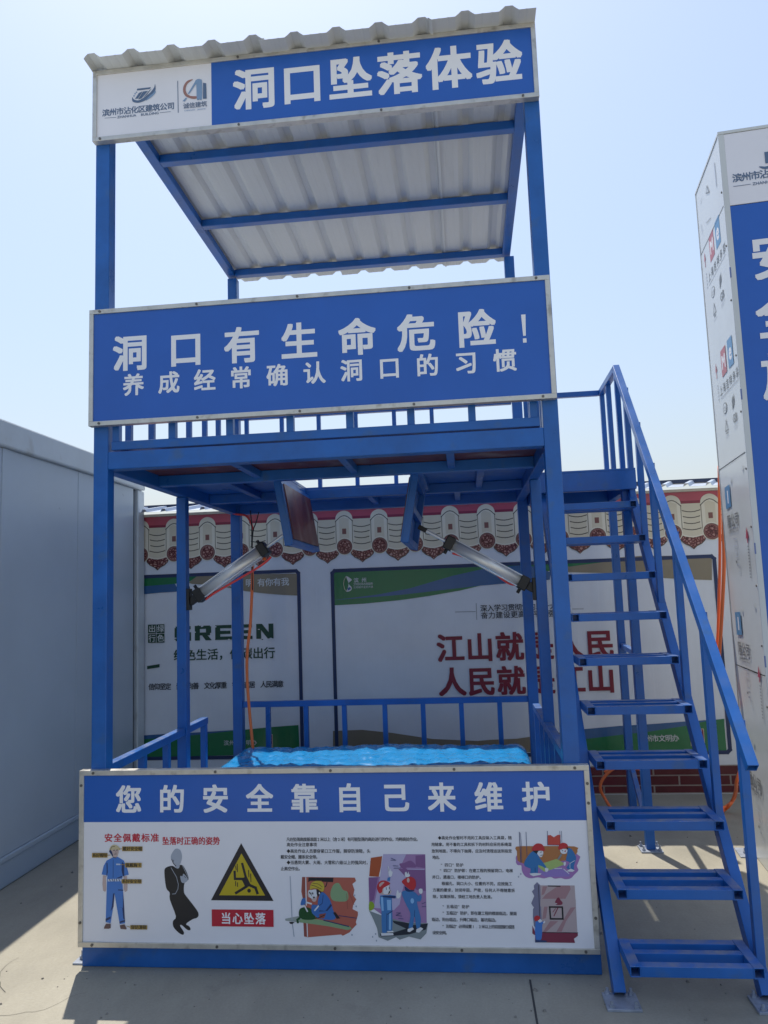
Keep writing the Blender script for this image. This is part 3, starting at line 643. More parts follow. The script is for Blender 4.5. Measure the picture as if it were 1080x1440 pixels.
A.poly(PINKD, [(1.479,.485),(1.52,.488),(1.519,.434),(1.478,.44)]); A.curve(PINKD, [(1.409,.452),(1.428,.455),(1.454,.465),(1.472,.455),(1.479,.437),(1.44,.437),(1.433,.428),(1.415,.437)], 3)
A.poly(PINKD, [(1.402,.431),(1.518,.428),(1.518,.34),(1.477,.346),(1.438,.393)]); A.line(PINKL, [(1.443,.43),(1.514,.429)], 0.0035)
A.poly(PINKD, [(1.273,.395),(1.314,.395),(1.292,.303),(1.276,.294)])
A.poly(RUST, [(1.286,.476),(1.335,.483),(1.328,.44),(1.317,.398),(1.276,.4),(1.28,.434)])
A.curve(LIME, [(1.273,.294),(1.288,.294),(1.295,.277),(1.284,.262),(1.271,.262)], 3)
A.poly(STONE, [(1.271,.259),(1.327,.239),(1.425,.213),(1.521,.21),(1.513,.17),(1.487,.145),(1.439,.156),(1.398,.143),(1.383,.153),(1.347,.138),(1.308,.152),(1.303,.188),(1.286,.229)])
A.poly(STONED, [(1.37,.22),(1.425,.213),(1.462,.203),(1.521,.21),(1.511,.185),(1.442,.165),(1.371,.158),(1.318,.155),(1.314,.168),(1.374,.172),(1.427,.188),(1.376,.21)])
A.curve(JEAN, [(1.32,.321),(1.386,.321),(1.386,.311),(1.371,.31),(1.371,.257),(1.367,.177),(1.346,.176),(1.343,.171),(1.324,.171),(1.324,.256)], 2)
A.poly(JEANL, [(1.323,.315),(1.333,.315),(1.334,.259),(1.325,.259)]); A.poly(JEANL, [(1.349,.304),(1.367,.304),(1.365,.262),(1.35,.262)]); A.poly(JEANL, [(1.357,.248),(1.365,.251),(1.362,.183),(1.354,.183)])
A.line(UNID, [(1.35,.245),(1.371,.259)], 0.003); A.line(UNID, [(1.347,.248),(1.345,.18)], 0.0022); A.poly(UNID, [(1.33,.32),(1.387,.321),(1.386,.31),(1.373,.311),(1.333,.315)])
A.poly(WHI, [(1.318,.169),(1.371,.17),(1.373,.161),(1.321,.158)]); A.poly(WHI, [(1.345,.177),(1.371,.179),(1.374,.174),(1.349,.172)])
A.curve(SKIN, [(1.334,.354),(1.36,.369),(1.365,.345),(1.371,.339),(1.358,.324),(1.333,.326),(1.321,.33)], 3); A.curve(WHI, [(1.339,.354),(1.359,.364),(1.363,.345),(1.368,.339),(1.357,.329),(1.336,.329)], 3)
A.curve(HRED, [(1.309,.362),(1.322,.38),(1.344,.383),(1.366,.372),(1.356,.363),(1.334,.351),(1.33,.337),(1.319,.33),(1.31,.345)], 3); A.curve(SKIN, [(1.319,.368),(1.332,.377),(1.341,.376),(1.328,.363),(1.32,.357)], 3)
A.line(SGNK, [(1.348,.355),(1.349,.346)], 0.0022); A.line(SGNK, [(1.361,.357),(1.362,.348)], 0.0022); A.poly(SGNK, [(1.367,.345),(1.363,.333),(1.355,.327),(1.359,.338)])
A.poly(JEAN, [(1.356,.395),(1.368,.398),(1.365,.381),(1.353,.382)]); A.curve(WHI, [(1.362,.401),(1.36,.419),(1.357,.441),(1.362,.44),(1.366,.422),(1.371,.434),(1.372,.422),(1.378,.419),(1.373,.401)], 3); A.line(NAVY, [(1.358,.441),(1.362,.421)], 0.0012)
A.curve(JEAN, [(1.414,.336),(1.449,.342),(1.473,.334),(1.485,.322),(1.495,.328),(1.499,.316),(1.492,.299),(1.478,.296),(1.486,.257),(1.492,.228),(1.485,.19),(1.472,.19),(1.465,.24),(1.456,.196),(1.438,.19),(1.448,.24),(1.443,.263),(1.431,.286)], 3)
A.ell(JEANL, [(1.458,.301)][0], 0.0075, 0.011, 12); A.line(UNID, [(1.467,.263),(1.465,.237)], 0.002)
A.curve(UNID, [(1.429,.36),(1.449,.345),(1.468,.348),(1.464,.34),(1.442,.338),(1.43,.345)], 3)
A.curve(HRED, [(1.416,.379),(1.435,.394),(1.457,.399),(1.474,.387),(1.476,.363),(1.466,.346),(1.449,.348),(1.431,.362)], 3); A.ell(SKIN, [(1.444,.385)][0], 0.006, 0.010, 10)
A.curve(WHI, [(1.432,.399),(1.431,.416),(1.438,.419),(1.441,.41),(1.447,.421),(1.448,.409),(1.453,.408),(1.448,.399)], 2); A.curve(WHI, [(1.39,.316),(1.393,.339),(1.399,.345),(1.402,.333),(1.411,.336),(1.408,.319),(1.399,.31)], 2); A.curve(WHI, [(1.488,.349),(1.503,.35),(1.502,.332),(1.49,.332)], 2)
A.poly(WHI, [(1.434,.187),(1.455,.194),(1.461,.187),(1.442,.175),(1.433,.177)]); A.poly(WHI, [(1.471,.186),(1.489,.195),(1.501,.189),(1.482,.173),(1.469,.175)])
for a in ([(1.381,.444),(1.403,.443)], [(1.384,.434),(1.412,.435)], [(1.373,.476),(1.394,.467),(1.372,.467)], [(1.388,.252),(1.407,.252),(1.386,.242),(1.411,.239)], [(1.397,.23),(1.417,.228)], [(1.499,.29),(1.515,.296)], [(1.499,.278),(1.516,.279)]): A.line(NAVY, a, 0.0022)
for q in [(1.283,.154),(1.296,.166),(1.299,.139)]: A.ell(GREYF, q, 0.003, 0.004, 8)
A.done('wall_workers_picture', LOWS)
# picture: two workers lifting a cover
ORG = flat('print_ochre_orange', (0.42, 0.17, 0.06)); VIO = flat('print_pale_violet', (0.28, 0.20, 0.52)); MAU = flat('print_mauve', (0.36, 0.18, 0.44)); LGR = flat('print_light_green', (0.36, 0.48, 0.16)); RED2 = flat('print_bright_red', (0.55, 0.07, 0.05)); TEAL = flat('print_worker_teal', (0.03, 0.17, 0.42)); MAR = flat('print_maroon', (0.22, 0.035, 0.07)); DUSTY = flat('print_dusty_pink', (0.38, 0.22, 0.24)); DUSTL = flat('print_dusty_pale', (0.46, 0.37, 0.38)); SLATE = flat('print_slate', (0.20, 0.20, 0.30))
A = Art(PB)
A.curve(MAU, [(1.904,.466),(1.93,.491),(2.155,.495),(2.155,.445),(2.16,.427),(2.142,.409),(2.127,.395),(2.104,.391),(2.086,.396),(2.061,.393),(2.043,.4),(2.017,.394),(1.991,.398),(1.961,.394),(1.938,.403),(1.926,.426),(1.925,.446),(1.909,.448)], 3)
A.curve(ORG, [(1.907,.522),(1.987,.524),(2.149,.523),(2.161,.509),(2.154,.491),(2.109,.466),(1.998,.455),(1.964,.444),(1.931,.455),(1.91,.466),(1.91,.502)], 2)
A.poly(VIO, [(1.996,.43),(2.078,.436),(2.096,.434),(2.124,.414),(2.123,.402),(2.024,.4),(2.006,.409)])
A.poly(RED2, [(2.042,.568),(2.054,.569),(2.067,.56),(2.084,.57),(2.095,.569),(2.092,.529),(2.04,.528)]); A.line(NAVY, [(2.041,.585),(2.039,.529),(2.094,.528)], 0.0022); A.line(NAVY, [(2.093,.585),(2.093,.538)], 0.0016); A.line(NAVY, [(2.1,.585),(2.099,.538)], 0.0016)
A.line(NAVY, [(1.924,.581),(1.924,.523),(1.924,.459)], 0.003); A.line(NAVY, [(1.929,.578),(1.93,.523),(1.928,.459)], 0.0016); A.line(NAVY, [(1.952,.581),(1.951,.484)], 0.0022)
A.poly(LGR, [(1.994,.448),(2.073,.473),(2.108,.452),(2.044,.428),(2.018,.421),(1.995,.441)])
A.curve(TEAL, [(1.982,.504),(1.967,.498),(1.949,.477),(1.937,.455),(1.942,.441),(1.963,.433),(1.961,.414),(1.992,.412),(1.996,.448),(2.026,.434),(2.028,.441),(2.003,.477),(1.993,.498)], 2)
A.curve(TEAL, [(2.123,.516),(2.139,.511),(2.154,.48),(2.151,.466),(2.142,.441),(2.143,.429),(2.125,.43),(2.111,.437),(2.127,.459),(2.111,.466),(2.118,.491)], 2)
A.line(WHI, [(2.147,.466),(2.127,.455),(2.126,.437)], 0.002); A.line(UNID, [(1.982,.437),(1.981,.416)], 0.0018)
A.poly(WHI, [(1.957,.414),(1.981,.416),(2.007,.414),(2.003,.409),(1.973,.403),(1.962,.408)]); A.poly(WHI, [(2.11,.423),(2.129,.434),(2.145,.427),(2.136,.421)]); A.line(WHI, [(2.1,.432),(2.12,.414)], 0.003); A.line(WHI, [(2.063,.434),(2.092,.435)], 0.003)
A.curve(WHI, [(1.993,.502),(2.017,.505),(2.018,.491),(2.01,.48),(2,.484)], 3); A.poly(SGNK, [(1.974,.507),(2.001,.507),(1.992,.493),(1.982,.5)]); A.curve(HRED, [(1.973,.507),(1.978,.523),(1.995,.535),(2.017,.531),(2.027,.509),(2.019,.505),(1.997,.507)], 3); A.line(SGNK, [(2.007,.5),(2.013,.501)], 0.002); A.line(SGNK, [(2.007,.486),(2.016,.489)], 0.002)
A.curve(WHI, [(2.093,.513),(2.119,.511),(2.114,.495),(2.098,.494),(2.09,.502)], 3); A.curve(HRED, [(2.082,.513),(2.089,.532),(2.106,.538),(2.12,.532),(2.122,.52),(2.105,.515),(2.093,.511)], 3); A.line(SGNK, [(2.097,.509),(2.101,.505)], 0.0022); A.poly(HRED, [(2.106,.504),(2.115,.509),(2.111,.5)]); A.poly(SGNK, [(2.114,.52),(2.125,.518),(2.121,.511)])
A.poly(STONE, [(2.092,.495),(2.097,.489),(2.083,.47),(2.075,.471)]); A.curve(WHI, [(2.023,.437),(2.037,.434),(2.033,.423),(2.024,.421)], 2); A.curve(WHI, [(2.101,.459),(2.11,.461),(2.108,.448),(2.102,.446)], 2)
for q in [(1.921,.412),(1.911,.401)]: A.ell(GREYF, q, 0.003, 0.004, 8)
A.done('cover_lifting_picture', LOWS)
# picture: worker below a lift opening
A = Art(PB)
A.curve(SLATE, [(1.973,.366),(2,.366),(1.994,.178),(1.964,.206),(1.964,.27),(1.969,.277),(1.958,.294),(1.972,.323),(1.963,.341),(1.974,.351)], 2)
A.poly(DUSTL, [(1.999,.366),(2.141,.366),(2.141,.181),(1.997,.18)]); A.poly(DUSTY, [(2.075,.366),(2.121,.366),(2.124,.352),(2.1,.313),(2.004,.312),(2.02,.33)]); A.poly(DUSTY, [(2.009,.362),(2.029,.362),(2.013,.33),(2.002,.327)])
A.poly(DUSTY, [(2.119,.278),(2.14,.28),(2.098,.225),(2.077,.182),(2.055,.182)]); A.poly(DUSTY, [(2.01,.281),(2.025,.281),(2.015,.235),(2,.231)]); A.poly(DUSTY, [(2.032,.224),(2.065,.224),(2.012,.18),(1.999,.18)]); A.poly(DUSTL, [(1.997,.312),(2.142,.311),(2.141,.28),(1.995,.282)])
A.poly(MAR, [(1.958,.206),(1.968,.179),(2.142,.18),(2.142,.167),(2.125,.155),(2.129,.139),(1.965,.139),(1.967,.167),(1.956,.174)])
A.line(SGNK, [(1.992,.366),(1.99,.238)], 0.002); A.line(SGNK, [(1.997,.179),(2.142,.179)], 0.0022); A.line(SGNK, [(2.032,.364),(2.081,.363)], 0.0042)
A.ring(BLACKP, [(2.033,.28),(2.085,.28),(2.085,.233),(2.034,.233)], 0.0065); A.line(MAR, [(2.067,.277),(2.049,.245)], 0.004); A.line(MAR, [(2.057,.274),(2.045,.26)], 0.0025)
A.curve(MAR, [(2.057,.302),(2.071,.319),(2.081,.306),(2.087,.299),(2.084,.29),(2.069,.288),(2.06,.29)], 3); A.line(WHI, [(2.058,.295),(2.064,.293)], 0.002)
A.curve(UNI, [(1.972,.22),(1.998,.222),(1.998,.203),(1.992,.152),(1.968,.151)], 2); A.curve(WHI, [(1.982,.231),(1.994,.231),(1.998,.222),(1.986,.218)], 2); A.curve(HRED, [(1.967,.238),(1.979,.246),(1.991,.24),(1.989,.231),(1.978,.225),(1.969,.225)], 3); A.line(UNI, [(1.995,.213),(2.005,.22)], 0.007); A.curve(WHI, [(2.003,.22),(2.011,.226),(2.01,.217),(2.004,.215)], 2)
A.poly(NAVY, [(1.966,.15),(2.013,.147),(2.013,.14),(1.965,.139)])
A.done('lift_opening_picture', LOWS)

# ================================================================== PNEUMATIC CYLINDERS
def cylinder(label, p, q, rodend, clevis, mount):
    p = Vector(p); q = Vector(q); d = (q-p).normalized()
    t = thing('pneumatic_cylinder', label, 'cylinder', tuple(p), group='air cylinders that open the trapdoors')
    side = Vector((0, 1, 0)); up = side.cross(d)
    MB().tube([p+d*0.04, q-d*0.04], 0.036, 28).build('barrel', CHROME, t, smooth=True)
    for a, b in ((p, p+d*0.055), (q-d*0.055, q)):
        m = MB(); m.beam(a, b, 0.082, 0.082, up=tuple(up)); m.build('end_cap', BLACKR, t, bevel=0.006)
    for sy in (-1, 1):
        for su in (-1, 1):
            MB().tube([p+d*0.05+side*sy*0.034+up*su*0.034, q-d*0.05+side*sy*0.034+up*su*0.034], 0.0035, 8).build('tie_rod', CHROME, t)
    MB().tube([q, rodend], 0.010, 12).build('piston_rod', CHROME, t)
    MB().beam(Vector(rodend)-d*0.03, Vector(rodend)+d*0.025, 0.028, 0.028, up=tuple(up)).build('rod_clevis', BLACKR, t, bevel=0.003)
    m = MB(); m.beam(p-d*0.05, p, 0.03, 0.05, up=tuple(up)); m.box(*mount); m.build('mounting_bracket', BLACKR, t, bevel=0.003)
    for c, s_ in ((p+d*0.03, 0.046), (q-d*0.03, 0.046)):
        m = MB(); m.tube([c-up*s_*0.8, c-up*(s_+0.022)], 0.010, 10); m.build('hose_fitting', BLACKR, t)
    return t
cylinder('silver air cylinder slanting up from the left middle post to the red trapdoor', (0.115, 1.1, 1.625), (0.560, 1.1, 1.915), (0.735, 1.1, 2.03), None, (0.060, 0.078, 1.07, 1.13, 1.55, 1.68))
cylinder('silver air cylinder slanting up from the right middle post to the narrow edge-on trapdoor', (2.105, 1.1, 1.628), (1.64, 1.1, 1.905), (1.505, 1.1, 1.985), None, (2.132, 2.150, 1.07, 1.13, 1.54, 1.67))

# ================================================================== LANDING CUSHION
def cushion():
    N = 96; x0, x1, y0, y1, zt = 0.090, 2.125, 0.14, 2.105, 0.548
    b = MB(); vs = []; fs = []
    def h(x, y):
        u = (x-x0)/(x1-x0); v = (y-y0)/(y1-y0)
        cell = 0.145; a = math.sin(math.pi*(x-x0)/cell+0.7*math.sin(7*y)+0.5*math.sin(3*x)); c = math.sin(math.pi*(y-y0)/cell+0.35*math.sin(6*x+1))
        w = 0.015*abs(a)**0.7*abs(c)**0.7+0.004*math.sin(31*x+9*math.sin(11*y))*math.sin(23*y+3)+0.004*math.sin(53*x+17*y+5*math.sin(13*x))*math.sin(41*y-7*x)+0.003*math.sin(90*x+30*math.sin(5*y))+0.008*math.sin(5*x+2)*math.sin(4*y)
        ex = min(u, 1-u)*(x1-x0); ey = min(v, 1-v)*(y1-y0); e = min(ex, ey)
        r = 0.09
        if e < r: w = w*e/r-(r-math.sqrt(max(0, r*r-(r-e)**2)))
        return zt+w
    for j_ in range(N+1):
        for i in range(N+1):
            x = x0+(x1-x0)*i/N; y = y0+(y1-y0)*j_/N
            cu, cv = (x-(x0+x1)/2), (y-(y0+y1)/2); R_ = 0.09        # round the plan corners
            dx = abs(cu)-((x1-x0)/2-R_); dy = abs(cv)-((y1-y0)/2-R_)
            if dx > 0 and dy > 0:
                m_ = max(dx, dy); L_ = math.hypot(dx, dy); k_ = m_/L_
                x = (x0+x1)/2+math.copysign((x1-x0)/2-R_+dx*k_, cu); y = (y0+y1)/2+math.copysign((y1-y0)/2-R_+dy*k_, cv)
            vs.append((x, y, h(x0+(x1-x0)*i/N, y0+(y1-y0)*j_/N)))
    for j_ in range(N):
        for i in range(N):
            a = j_*(N+1)+i; fs.append((a, a+1, a+N+2, a+N+1))
    ed = [i for i in range(N+1)]+[j_*(N+1)+N for j_ in range(1, N+1)]+[N*(N+1)+i for i in range(N-1, -1, -1)]+[j_*(N+1) for j_ in range(N-1, 0, -1)]
    k = len(vs); n = len(ed); base = [(vs[e][0], vs[e][1], 0.004) for e in ed]; vs += base
    for i in range(n): fs.append((ed[(i+1) % n], ed[i], k+i, k+(i+1) % n))
    b.mesh(vs, fs); o = b.build('landing_cushion', VINYL, None, (1.1, 1.1, 0), smooth=True)
    return tag(o, 'bright cyan quilted inflatable cushion lying inside the tower base', 'cushion')
cushion()

# ================================================================== STAIRCASE
S = thing('metal_staircase', 'open blue steel staircase with handrail climbing beside the tower', 'staircase', (2.55, 0.8, 0))
def sp(name, fn, m=STEEL, parent=S, bevel=0.003):
    b = MB(); fn(b); return b.build(name, m, parent, bevel=bevel)
SLP = 1.29; sd = Vector((0, 1, SLP)).normalized(); sn = Vector((0, -SLP, 1)).normalized()
for xc in (2.271, 2.822):
    top = Vector((xc, 1.575, SLP*1.575+0.247))-sn*0.03; bot = Vector((xc, -0.165, 0.034))-sn*0.03; bot.z = max(bot.z, 0.0)
    bot = top-sd*((top.z-0.012)/sd.z)
    sp('stringer', lambda b: b.beam(bot, top, 0.046, 0.06, up=tuple(sn), open0=True))
    pl = sp('base_plate', lambda b: b.box(xc-0.065, xc+0.065, -0.25, -0.125, 0.0, 0.010), PLATE, bevel=0.0015)
    for dx, dy in ((-0.045, -0.235), (0.045, -0.235), (-0.045, -0.14), (0.045, -0.14)):
        sp('anchor_bolt', lambda b: (b.tube([(xc+dx, dy, 0.010), (xc+dx, dy, 0.034)], 0.006, 8), b.tube([(xc+dx, dy, 0.010), (xc+dx, dy, 0.020)], 0.011, 6)), PLATE, pl, 0)
for i in range(10):
    z = 0.180+0.2142*i; y = -0.281+0.1660*i; h_ = 0.040
    def tread(b):
        for x in (2.314, 2.760): b.beam((x, y, z-h_/2), (x, y+0.232, z-h_/2), 0.040, h_, open0=True)
        for yy, w in ((y+0.0215, 0.040), (y+0.125, 0.034), (y+0.212, 0.040)): b.beam((2.334, yy, z-h_/2-0.0008), (2.740, yy, z-h_/2-0.0008), w, h_-0.002)
    sp('tread', tread, bevel=0.0015)
# landing
def landing(b):
    for y_ in (1.49, 2.175): b.beam((2.204, y_, 2.27), (2.845, y_, 2.27), 0.05, 0.12)
    for x_ in (2.25, 2.82): b.beam((x_, 1.515, 2.268), (x_, 2.15, 2.268), 0.05, 0.116)
sp('landing_frame', landing)
sp('landing_board', lambda b: b.box(2.203, 2.844, 1.466, 2.198, 2.3305, 2.343), STEEL, bevel=0.001)
def post_plate(xc, yc):
    sp('support_post', lambda b: b.box(xc-0.026, xc+0.026, yc-0.026, yc+0.026, 0.010, 2.21))
    pl = sp('base_plate', lambda b: b.box(xc-0.065, xc+0.065, yc-0.06, yc+0.06, 0.0, 0.010), PLATE, bevel=0.0015)
    for dx, dy in ((-0.048, -0.04), (0.048, -0.04), (-0.048, 0.04), (0.048, 0.04)):
        sp('anchor_bolt', lambda b: (b.tube([(xc+dx, yc+dy, 0.010), (xc+dx, yc+dy, 0.038)], 0.006, 8), b.tube([(xc+dx, yc+dy, 0.010), (xc+dx, yc+dy, 0.020)], 0.011, 6)), PLATE, pl, 0)
post_plate(2.792, 1.56); post_plate(2.855, 2.33)
sp('cross_tie', lambda b: b.beam((2.80, 1.587, 1.175), (2.86, 2.303, 1.175), 0.035, 0.035))
sp('cross_tie', lambda b: b.beam((2.855, 2.303, 0.36), (2.80, 1.59, 0.06), 0.032, 0.032))
# handrail and its balusters
HZ = lambda y: 3.030+1.133*(y-1.624)
hr = sp('handrail', lambda b: (b.beam((2.803, -0.262, HZ(-0.262)), (2.803, 1.640, HZ(1.640)), 0.042, 0.042, up=(0, -1.133, 1), open0=True), b.beam((2.803, 1.640, 3.035), (2.803, 2.195, 3.020), 0.042, 0.040)))
for y_ in (-0.105, 0.268, 0.62, 0.99, 1.25, 1.50):
    sp('baluster', lambda b: b.box(2.806, 2.840, y_-0.017, y_+0.017, SLP*y_+0.20, HZ(y_)-0.022), STEEL, hr, 0.002)
for y_ in (1.64, 1.93, 2.17):
    sp('baluster', lambda b: b.box(2.788, 2.820, y_-0.016, y_+0.016, 2.343, 3.008), STEEL, hr, 0.002)
rr_ = sp('rear_guard', lambda b: b.beam((2.235, 2.178, 3.018), (2.782, 2.178, 3.018), 0.036, 0.038))
for x_ in (2.31, 2.55):
    if x_ == 2.31: sp('baluster', lambda b: b.box(x_-0.016, x_+0.016, 2.162, 2.194, 2.343, 2.999), STEEL, rr_, 0.002)

# ================================================================== HOARDING WALL
Hx0, Hx1 = -2.6, 7.4
Hw = thing('hoarding_wall', 'white printed hoarding with eaves and brick pattern and ribbed metal capping behind the tower', 'wall', (2.4, 2.86, 0))
b = MB(); b.box(Hx0, Hx1, 2.829, 2.868, 0.0, 2.352); b.build('wall_sheet', W_WHITE, Hw)
for x in (-1.6, 0.9, 3.4, 5.9): MB().box(x-0.03, x+0.03, 2.868, 2.928, 0.0, 2.34).build('back_post', STEEL, Hw)
# capping: ribbed sheet sloping to the front
CAP = mat('capping_sheet', (0.50, 0.56, 0.66), 0.35, metal=0.2, var=0.1, vscale=6)
CAPD = mat('capping_ridge_dark', (0.02, 0.035, 0.08), 0.5)
b = MB(); vs = []; pts = []
k = Hx0-0.1
while k < Hx1+0.1:
    pts += [(k, 0.0), (k+0.055, 0.0), (k+0.068, 0.026), (k+0.092, 0.026), (k+0.105, 0.0)]; k += 0.17
n = len(pts)
for (y_, z_) in ((2.69, 2.362), (2.905, 2.412)): vs += [(x+(y_-2.69)*0.5, y_, z_+dz) for x, dz in pts]
b.mesh(vs, [(i, i+1, n+i+1, n+i) for i in range(n-1)]); b.build('capping', CAP, Hw, solid=0.0015)
MB().box(Hx0-0.05, Hx1+0.05, 2.895, 2.955, 2.418, 2.448).build('capping_ridge', CAPD, Hw, bevel=0.003)
MB().box(Hx0-0.05, Hx1+0.05, 2.80, 2.8285, 2.336, 2.3565).build('capping_fascia', W_TILEL, Hw)
# printed eaves
A = Art(PW, 0.003, 0.00003)
zb = 2.2415                                   # top edge of the tiles
A.rect(W_RED, Hx0, Hx1, zb+0.022, 2.335); A.d += 0.0003
A.rect(W_REDD, Hx0, Hx1, zb-0.045, zb+0.022); A.d += 0.0003
Z_ = 0.001107
for i in range(-12, 22):
    cx = 1.0565+0.2945*i; mx_ = cx+0.1472
    if not (Hx0+0.16 < cx < Hx1-0.3): continue
    A.d = 0.0042
    def q_(dx, dy): return (cx+dx*Z_, zb-(dy-205)*Z_)
    A.poly(W_LINE, [q_(46, 425), q_(220, 425), q_(226, 446), q_(217, 474), q_(192, 498), q_(158, 514), q_(133, 536), q_(108, 514), q_(74, 498), q_(49, 474), q_(40, 446)]); A.d += 0.0003
    A.poly(W_CURL, [q_(50, 425), q_(216, 425), q_(221, 446), q_(212, 471), q_(188, 493), q_(155, 509), q_(133, 529), q_(111, 509), q_(78, 493), q_(54, 471), q_(45, 446)])
    A.d = 0.0050
    A.poly(W_TILE, [q_(50, 205), q_(216, 205), q_(216, 425), q_(175, 440), q_(133, 445), q_(91, 440), q_(50, 425)])
    for dy in (250, 292, 335, 380): A.line(W_LINE, [q_(58+(208-58)*t/6, dy+16*math.sin(math.pi*t/6)) for t in range(7)], 0.0072)
    A.d = 0.0054
    A.line(W_TILEL, [q_(56+(210-56)*t/6, 428+18*math.sin(math.pi*t/6)) for t in range(7)], 0.010)
    A.d = 0.0058
    A.curve(W_TILEL, [q_(-66, 400), q_(-66, 230), q_(-60, 178), q_(-35, 150), q_(0, 140), q_(35, 150), q_(60, 178), q_(66, 230), q_(66, 400)], 3)
    A.poly(W_TILE, [q_(-36, 205), q_(-10, 188), q_(36, 205), q_(38, 380), q_(-36, 380)])
    A.line(W_TILED, [q_(-63, 215), q_(-63, 395)], 0.008); A.line(W_TILED, [q_(63, 215), q_(63, 395)], 0.008)
    A.line(W_LINE, [q_(-66+132*t/8, 222-44*math.sin(math.pi*t/8)) for t in range(9)], 0.0068)
    A.d = 0.0064
    A.rect(W_BROWN, cx-0.017, cx+0.017, zb-(318-205)*Z_, zb-(276-205)*Z_)
    A.ell(W_TILEL, q_(0, 410), 0.0735, 0.072, 24); A.d = 0.0066; A.ell(W_LINE, q_(0, 412), 0.0655, 0.0655, 24); A.d = 0.0068; A.ell(W_BROWN, q_(0, 412), 0.063, 0.063, 24); A.d = 0.0070; A.ell(W_CURL, q_(0, 412), 0.050, 0.050, 20)
A.done('eaves_print', Hw)
# brick print along the foot
A = Art(PW, 0.003, 0.00003)
A.rect(W_MORTAR, Hx0, Hx1, 0.006, 0.216); A.d = 0.006
rb = random.Random(3); zz = 0.006; row = 0
for row, (z0, z1) in enumerate(((0.014, 0.062), (0.072, 0.137), (0.147, 0.209))):
    x = Hx0+(0.19 if row % 2 else 0.0)+0.03
    while x < Hx1-0.4:
        A.rect(W_BRICK, x, x+0.367, z0, z1); x += 0.38
A.done('brick_print', Hw)
# posters
A = Art(PW, 0.003, 0.0001)
def frame(a, b_, c, d_, r=0.02, w=0.029):
    pts = [(a+r, d_), (b_-r, d_), (b_, d_-r), (b_, c+r), (b_-r, c), (a+r, c), (a, c+r), (a, d_-r)]
    A.line(W_NAVY, pts+[pts[0]], w)
P2L, P2R, P2B, P2T = 0.650, 3.708, 0.309, 1.815
A.poly(W_GREEN, [(P2L, P2T), (2.6, P2T), (3.1, P2T-0.004), (2.7, P2T-0.03), (2.2, P2T-0.10), (1.7, P2T-0.20), (1.45, P2T-0.235), (1.2, P2T-0.262), (0.9, P2T-0.28), (P2L, P2T-0.285)])
A.poly(W_BLUE, [(.647,1.572),(1.02,1.605),(1.291,1.647),(1.643,1.736),(1.889,1.782),(2.252,1.804),(2.433,1.737),(2.424,1.677),(1.842,1.647),(1.227,1.598)])
A.poly(W_TAN, [(2.563,1.792),(2.751,1.811),(2.939,1.832),(3.17,1.839),(3.692,1.818),(3.678,1.627),(3.459,1.643),(3.302,1.658),(3.113,1.687),(2.93,1.709),(2.699,1.723),(2.56,1.733)])
A.poly(W_GREEN, [(2.533,1.809),(2.938,1.82),(2.844,1.8),(2.578,1.775)])
A.poly(W_BLUE, [(2.613,.499),(2.892,.519),(3.168,.531),(3.409,.546),(3.685,.559),(3.671,.315),(3.585,.316),(2.603,.329)])
A.poly(W_GREEN, [(2.608,.422),(2.888,.451),(3.109,.472),(3.384,.511),(3.549,.544),(3.682,.561),(3.682,.319),(3.262,.321),(2.602,.325)])
A.poly(W_TAN, [(.622,.517),(.861,.522),(1.104,.494),(1.426,.454),(1.783,.425),(2.098,.434),(2.373,.469),(2.568,.494),(2.558,.322),(.618,.359)])
A.poly(W_WHITE, [(1.104,.494),(1.426,.458),(1.783,.433),(2.217,.452),(1.783,.421),(1.425,.442)])
frame(P2L, P2R, P2B, P2T)
P1R, P1B, P1T, P1L = 0.365, 0.318, 1.826, -1.75
A.poly(W_GREEN, [(-2.627,1.759),(-.977,1.815),(-.502,1.813),(-.586,1.765),(-.804,1.75),(-.977,1.746),(-2.626,1.692)])
A.poly(W_BLUE, [(-2.625,1.689),(-.977,1.746),(-.703,1.756),(-.667,1.69),(-.838,1.686),(-.977,1.678),(-2.623,1.593)])
A.poly(W_TAN, [(-.502,1.82),(-.219,1.815),(.355,1.803),(.351,1.621),(.238,1.63),(.108,1.644),(.01,1.657),(-.089,1.673),(-.187,1.696),(-.27,1.713),(-.386,1.736),(-.552,1.75),(-.586,1.761)])
A.poly(W_BLUE, [(-2.589,.423),(-.973,.507),(-.808,.514),(-.61,.52),(-.203,.537),(-.204,.437),(-2.587,.36)]); A.poly(W_GREEN, [(-2.586,.312),(-.973,.476),(-.643,.493),(-.235,.529),(.088,.555),(.337,.569),(.342,.35),(-.076,.337),(-.973,.327),(-2.584,.249)])
frame(P1L, P1R, P1B, P1T)
# next posters along the wall
A.rect(W_GREEN, 4.05, 6.9, 1.62, 1.79); A.rect(W_BLUE, 4.05, 6.9, 0.34, 0.5); frame(4.03, 6.92, P2B, P2T)
A.done('poster_print', Hw)
# poster lettering
A = Art(PW, 0.0046, 0.00004)
p = [(.044,1.742),(.248,1.737)]
A.text(W_TWHITE, '有你有我', p[0][0], p[1][0], (p[0][1]+p[1][1])/2, 0.066, 0.015); 
q = [(-.228,1.739),(-.058,1.742)]
A.text(W_TWHITE, '文明', q[0][0], q[1][0], (q[0][1]+q[1][1])/2, 0.066, 0.015)
g0 = [(-.721,1.341),(.161,1.325)]
gx0, gx1, gz = g0[0][0], g0[1][0], (g0[0][1]+g0[1][1])/2
